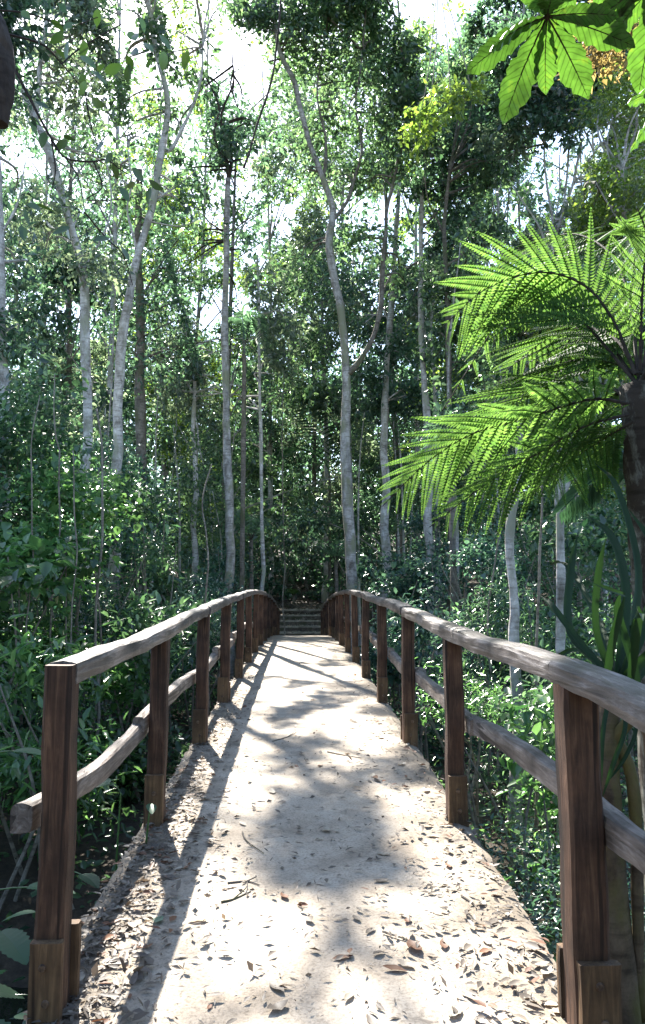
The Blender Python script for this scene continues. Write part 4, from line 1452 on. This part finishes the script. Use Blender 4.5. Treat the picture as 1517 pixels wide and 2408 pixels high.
SLM = mesh('leaf', *smooth_leaf(), M['twig_leaf'], True)
hb = thing('hanging_branch', 'thin dark branch with oval leaves hanging across the upper left', 'branch', at(-60, 60, 2.4))
TW = [[(-60, 60, 2.4), (10, 78, 2.4), (100, 105, 2.4), (145, 150, 2.45), (200, 215, 2.5)], [(10, 78, 2.4), (30, 150, 2.4), (80, 250, 2.4), (120, 325, 2.4), (155, 372, 2.4), (220, 380, 2.4), (250, 375, 2.4), (285, 400, 2.4), (310, 415, 2.4)],
      [(145, 150, 2.45), (180, 120, 2.5), (260, 70, 2.5), (340, 30, 2.5)], [(120, 325, 2.4), (130, 400, 2.4), (118, 460, 2.4)], [(155, 372, 2.4), (185, 420, 2.4), (200, 500, 2.4)], [(220, 380, 2.4), (240, 440, 2.4), (205, 470, 2.4), (300, 468, 2.4)],
      [(200, 500, 2.4), (250, 560, 2.45), (290, 600, 2.45), (312, 670, 2.5)], [(200, 215, 2.5), (215, 300, 2.5), (240, 370, 2.5)], [(-60, 20, 2.3), (60, 30, 2.35), (160, 60, 2.4), (230, 40, 2.4)]]
for i, q in enumerate(TW):
    V, Fc = tube(catmull([at(*a) for a in q], 22), np.linspace(.0055 if i < 2 else .003, .0015, 22), 5, .05)
    obj('twig', V, Fc, M['bark_dark'], hb)
LV = [(20, 40), (50, 25), (150, 75), (180, 60), (215, 40), (160, 95), (200, 95), (235, 85), (130, 115), (190, 130), (195, 170), (215, 165), (240, 150), (175, 55), (230, 20), (260, 60), (300, 75), (320, 95), (310, 120), (340, 100), (375, 80), (300, 130), (115, 255), (105, 310), (150, 325), (160, 330), (245, 335), (265, 360), (270, 380), (310, 395), (285, 440), (305, 445), (350, 425), (355, 440), (80, 480), (60, 490), (95, 490), (50, 530), (120, 530), (165, 535), (155, 550), (258, 560), (285, 580), (200, 245), (215, 235), (245, 170), (200, 190), (228, 225), (330, 40), (385, 120), (120, 45), (90, 60), (440, 120), (350, 160), (305, 150)]
for i, (u, v) in enumerate(LV):
    b = at(u, v, 2.4 + random.uniform(-.12, .15))
    d = (random.gauss(0, .55), random.gauss(0, .5), random.gauss(-.45, .45))
    put_leaf(SLM, hb, b, d, random.uniform(.045, .068), random.uniform(-1.2, 1.2), up=(random.gauss(0, .5), -.7, .6))

# dark branch stub at the left edge
V, Fc = tube(catmull([at(-120, -60, 2.2), at(-20, 60, 2.2), at(6, 180, 2.2), at(-6, 290, 2.2)], 18), np.linspace(.05, .03, 18), 10, .05)
solo('dark_limb', V, Fc, M['bark_dark'], 'thick dark limb hanging at the upper left edge', 'limb')


# ------------------------------------------------------------------ big radiating umbrella leaf at the upper right
def long_leaflet(n=22, W=.44):
    V, Fc = [], []
    for i in range(n + 1):
        t = i / n
        w = W * .5 * (t ** .9) * (1 - t ** 3.2) * 1.55 + .006
        w *= 1 + .10 * math.sin(i * 2.7) + .07 * math.sin(i * 1.3)
        z = -.22 * t * t + .016 * math.sin(i * 1.9)
        V += [(-w, t, z - .12 * w), (-w * .5, t, z + .05 * w), (0, t, z), (w * .5, t, z + .05 * w), (w, t, z - .12 * w)]
    for i in range(n):
        for j in range(4):
            a = i * 5 + j
            Fc.append((a, a + 1, a + 6, a + 5))
    return V, Fc


LLM = mesh('leaflet', *long_leaflet(), M['umbrella'], True)
RIB = mesh('rib', *tube(np.array([(0, t, -.22 * t * t - .004) for t in np.linspace(0, .96, 9)]), np.linspace(.012, .003, 9), 5), M['bark_dark'])


def umbrella(root, hub, radius, nl, phase, tilt):
    tl = Vector(tilt).normalized()
    a0 = tl.cross(Vector((0, 1, 0))).normalized()
    b0 = tl.cross(a0)
    for i in range(nl):
        a = phase + i / nl * 2 * math.pi + random.uniform(-.08, .08)
        d = a0 * math.cos(a) + b0 * math.sin(a) - tl * .12
        o = put_leaf(LLM, root, hub, d + Vector((random.gauss(0, .08), random.gauss(0, .08), random.gauss(-.1, .1))), radius * random.uniform(.72, 1.12), random.uniform(-.35, .35), 'leaflet', tl)
        r = bpy.data.objects.new('rib', RIB)
        COL.objects.link(r)
        r.parent = o


ur = thing('umbrella_tree', 'big radiating umbrella leaf lit green from above at the upper right', 'umbrella tree', (2.75, 3.3, float(ground(2.75, 3.3))))
tk = catmull([(2.75, 3.3, float(ground(2.75, 3.3)) - .1), (2.7, 3.3, 4.0), (2.45, 3.35, 6.0), (2.1, 3.4, 7.4)], 24)
V, Fc = tube(tk, np.linspace(.05, .025, 24), 8, .05)
obj('trunk', V, Fc, M['bark_grey'], ur, smooth=True)
for (u, v, d), rad, nl, ph in (((1287, 38, 3.2), .42, 10, .2), ((1560, -60, 3.4), .46, 9, .6), ((1610, 200, 3.7), .40, 9, .1), ((1330, -230, 3.6), .36, 9, .4), ((1215, -190, 3.75), .42, 9, .3), ((1400, -120, 3.7), .40, 9, .9)):  # hubs above the view include leaves added to shade the first one
    hub = at(u, v, d)
    st = tk[-1] if v < 100 else tk[-5]
    V, Fc = tube(catmull([st, (st + hub) / 2 + np.array((0, 0, .28)), hub + np.array((-.02, 0, .12)), hub], 16), np.linspace(.014, .010, 16), 7)
    obj('leaf_stalk', V, Fc, M['bark_dark'], ur, smooth=True)
    umbrella(ur, hub, rad, nl, ph, (-.15, .30, .95))
# withered golden foliage hung beside it
for lb, cs in (('withered golden vine foliage hanging right of the big radiating leaf', [(1400, 70, 60), (1450, 110, 60), (1380, 130, 40), (1480, 60, 40)]), ('yellowing vine foliage hanging below left of the big radiating leaf', [(1010, 270, 45), (1060, 230, 45), (1110, 215, 40), (985, 310, 30)])):
    d = 4.6 if cs[0][0] > 1300 else 9.0
    root = thing('withered_vine', lb, 'vine', at(cs[0][0], cs[0][1] - 150, d))
    a = at(cs[0][0] + 20, -60, d + .1)
    V, Fc = join([tube(catmull([a, (a + at(u, v, d)) / 2 + np.array((.03, 0, 0)), at(u, v, d)], 10), .006, 5, cap=False) for u, v, r in cs])
    obj('stem', V, Fc, M['liana'], root)
    cl = [(at(u, v, d), (r * d / F, r * d / F, r * d / F), 260) for u, v, r in cs]
    crown('foliage', cl, .045 if d < 5 else .08, M['dead' if d < 5 else 'leaf_c'], root, gap=False, spread=.05)


# ------------------------------------------------------------------ leaves and twigs lying on the deck
def curled(seed, W=.46, curl=.25, n=6):
    r = random.Random(seed)
    V, Fc = [], []
    tw = r.uniform(-.5, .5)
    for i in range(n + 1):
        t = i / n
        w = W * .5 * (math.sin(math.pi * min(1, max(.02, t ** .9))) ** .8) + .008
        z = curl * (2 * t - 1) ** 2 * r.uniform(.7, 1.2) * .5
        a = tw * (t - .5)
        up = r.uniform(.05, .5) * w
        for s, h in ((-1, up), (0, 0), (1, up * r.uniform(.6, 1.3))):
            V.append((s * w * math.cos(a), t - .5, z + h + s * w * math.sin(a)))
    for i in range(n):
        a = i * 3
        Fc += [(a, a + 1, a + 4, a + 3), (a + 1, a + 2, a + 5, a + 4)]
    zmin = min(v[2] for v in V)
    return [(x, y, z - zmin) for x, y, z in V], Fc


DRY = {k: [mesh('fallen_leaf', *curled(s + 10 * q, (.36, .46, .55, .42)[s % 4], (.06, .16, .30, .10)[s % 4]), M[k], True) for s in range(4)] for q, k in enumerate(('dry_grey', 'dry_pale', 'dry_rust'))}
LBL = {'left': ('dry curled leaf in the drift along the left edge of the deck', 'fallen leaves along the left deck edge'), 'right': ('dry curled leaf in the drift along the right edge of the deck', 'fallen leaves along the right deck edge'),
       'mid': ('dry leaf lying out in the middle of the concrete deck', 'fallen leaves in the middle of the deck')}


def lay(me, x, y, s, rz=None, tilt=.12, lift=.004):
    o = bpy.data.objects.new('fallen_leaf', me)
    COL.objects.link(o)
    o.location = (x, y, float(zd(y)) + lift)
    o.rotation_euler = (random.uniform(-tilt, tilt), random.uniform(-tilt, tilt), random.uniform(0, 6.28) if rz is None else rz)
    o.scale = (s, s, s)
    return o


for i in range(300):
    q = random.random()
    if q < .58:
        z = 'left'
        y = 1.75 + random.expovariate(.5)
        x = -.78 + abs(random.gauss(0, .16))
    elif q < .82:
        z = 'right'
        y = 1.7 + random.expovariate(.5)
        x = .78 - abs(random.gauss(0, .20))
    else:
        z = 'mid'
        y = 1.75 + random.expovariate(.42)
        x = random.uniform(-.45, .45)
    y = min(y, 11)
    x = max(-.8, min(.8, x))
    k = random.choices(('dry_grey', 'dry_pale', 'dry_rust'), (.62, .22, .16) if z == 'left' else (.35, .42, .23))[0]
    o = lay(random.choice(DRY[k]), x, y, random.choice((.03, .04, .05, .06, .075)) * random.uniform(.85, 1.15), tilt=.06)
    tag(o, LBL[z][0], 'leaf', LBL[z][1])
GL = mesh('fallen_leaf', *curled(77, .62, .08), M['green_leaf'], True)


def deck_at(u, v):
    d = 3.0
    for _ in range(30):
        p = at(u, v, d)
        d *= (EYE - float(zd(p[1]))) / max(.05, EYE - p[2])
    return at(u, v, d)


for u, v, s, me, lb in ((372, 2168, .062, GL, 'fresh pale green oval leaf lying in the shade of the left railing'), (668, 2112, .06, DRY['dry_rust'][1], 'orange curled leaf standing out on the sunlit deck, left of the shadow line'),
                        (260, 2270, .07, DRY['dry_pale'][2], 'crumpled bluish white leaf in the shade near the left post'), (975, 2235, .085, DRY['dry_rust'][2], 'large reddish curled leaf on the near right of the deck'),
                        (930, 2285, .08, DRY['dry_rust'][0], 'long rust-brown leaf near the bottom right of the deck'), (465, 2165, .075, DRY['dry_pale'][3], 'large pale leaf at the edge of the rail shadow'),
                        (820, 2350, .06, DRY['dry_pale'][0], 'pale upright leaf near the bottom middle of the deck'), (1045, 2225, .07, DRY['dry_rust'][3], 'brown leaf beside the large reddish one on the near right of the deck'),
                        (640, 1865, .075, DRY['dry_pale'][1], 'largest pale leaf in the middle of the deck, in the half shade')):
    p = deck_at(u, v)
    tag(lay(me, p[0], p[1], s, lift=.007), lb, 'leaf')
# crumbs of leaf and twig
n = 11000
y = 1.6 + rng.exponential(2.6, n)
e = rng.random(n)
x = np.where(e < .62, -.80 + np.abs(rng.normal(0, .16, n)), np.where(e < .78, .80 - np.abs(rng.normal(0, .22, n)), rng.uniform(-.7, .7, n)))
k = (np.abs(x) < .81) & (y < 26)
x, y = x[k], y[k]
P = np.stack([x, y, zd(y) + .006 + rng.random(len(x)) * .006], 1)
D = unit(rng.standard_normal((len(P), 3)) * np.array((1, 1, .22)))
Nn = unit(rng.standard_normal((len(P), 3)) * .4 + np.array((0, 0, 1)))
L = .006 + .040 * rng.random(len(P)) ** 2.2
V, Fc = leaves(P, D, Nn, L, L * rng.uniform(.10, .55, len(P)), .3, -.1)
tag(obj('leaf_litter', V, Fc, M['dry_grey']), 'crumbled leaf fragments scattered over the concrete deck', 'leaf litter', None, 'stuff')
for mk, n, lb in (('dry_grey', 1100, 'grey-brown leaves drifted along both edges of the deck'), ('dry_rust', 260, 'rusty brown leaves drifted among the grey ones on the deck')):
    e = rng.random(n)
    y = 1.65 + rng.exponential(2.3, n)
    x = np.where(e < .72, -.81 + np.abs(rng.normal(0, .17, n)), np.where(e < .9, .80 - np.abs(rng.normal(0, .18, n)), rng.uniform(-.6, .6, n)))
    k = (np.abs(x) < .80) & (y < 14)
    x, y = x[k], y[k]
    P = np.stack([x, y, zd(y) + .007 + rng.random(len(x)) * .012], 1)
    D = unit(rng.standard_normal((len(P), 3)) * np.array((1, 1, .12)))
    Nn = unit(rng.standard_normal((len(P), 3)) * .25 + np.array((0, 0, 1)))
    L = rng.uniform(.025, .062, len(P))
    V, Fc = leaves(P, D, Nn, L, L * rng.uniform(.3, .6, len(P)), .15, .0, six=True)
    tag(obj('leaf_drift', V, Fc, M[mk]), lb, 'leaf litter', None, 'stuff')
TWG = [((535, 2080), (610, 2085), 'forked dead twig lying left of centre on the deck'), ((520, 2125), (590, 2100), 'second dead twig below the forked one on the deck'), ((640, 1745), (700, 1722), 'bent twig in the dappled middle of the deck'),
       ((570, 1960), (620, 2010), 'bent twig below the pale leaves left of centre'), ((1085, 2110), (1120, 2140), 'short straight twig on the right of the deck'), ((900, 2195), (960, 2215), 'dark twig on the near right of the deck'), ((770, 1770), (850, 1785), 'thin twig lying across the right half of the deck')]
for i, (a, b, lb) in enumerate(TWG):
    A_, B_ = deck_at(*a), deck_at(*b)
    md = (A_ + B_) / 2 + np.array((random.uniform(-.03, .03), random.uniform(-.04, .04), .012))
    for q in (A_, B_, md):
        q[2] = float(zd(q[1])) + .006
    parts = [tube(catmull([A_, md, B_], 10), np.linspace(.0042, .002, 10), 5)]
    if i < 3:
        parts.append(tube(catmull([md, (md + B_) / 2 + np.array((.01, .04, .01)), B_ + np.array((-.02, .09, .004))], 7), np.linspace(.003, .0015, 7), 5))
    V, Fc = join(parts)
    solo('twig', V, Fc, M['bark_brown'], lb, 'twig')

for me in list(bpy.data.meshes):
    if me.users == 0:
        bpy.data.meshes.remove(me)
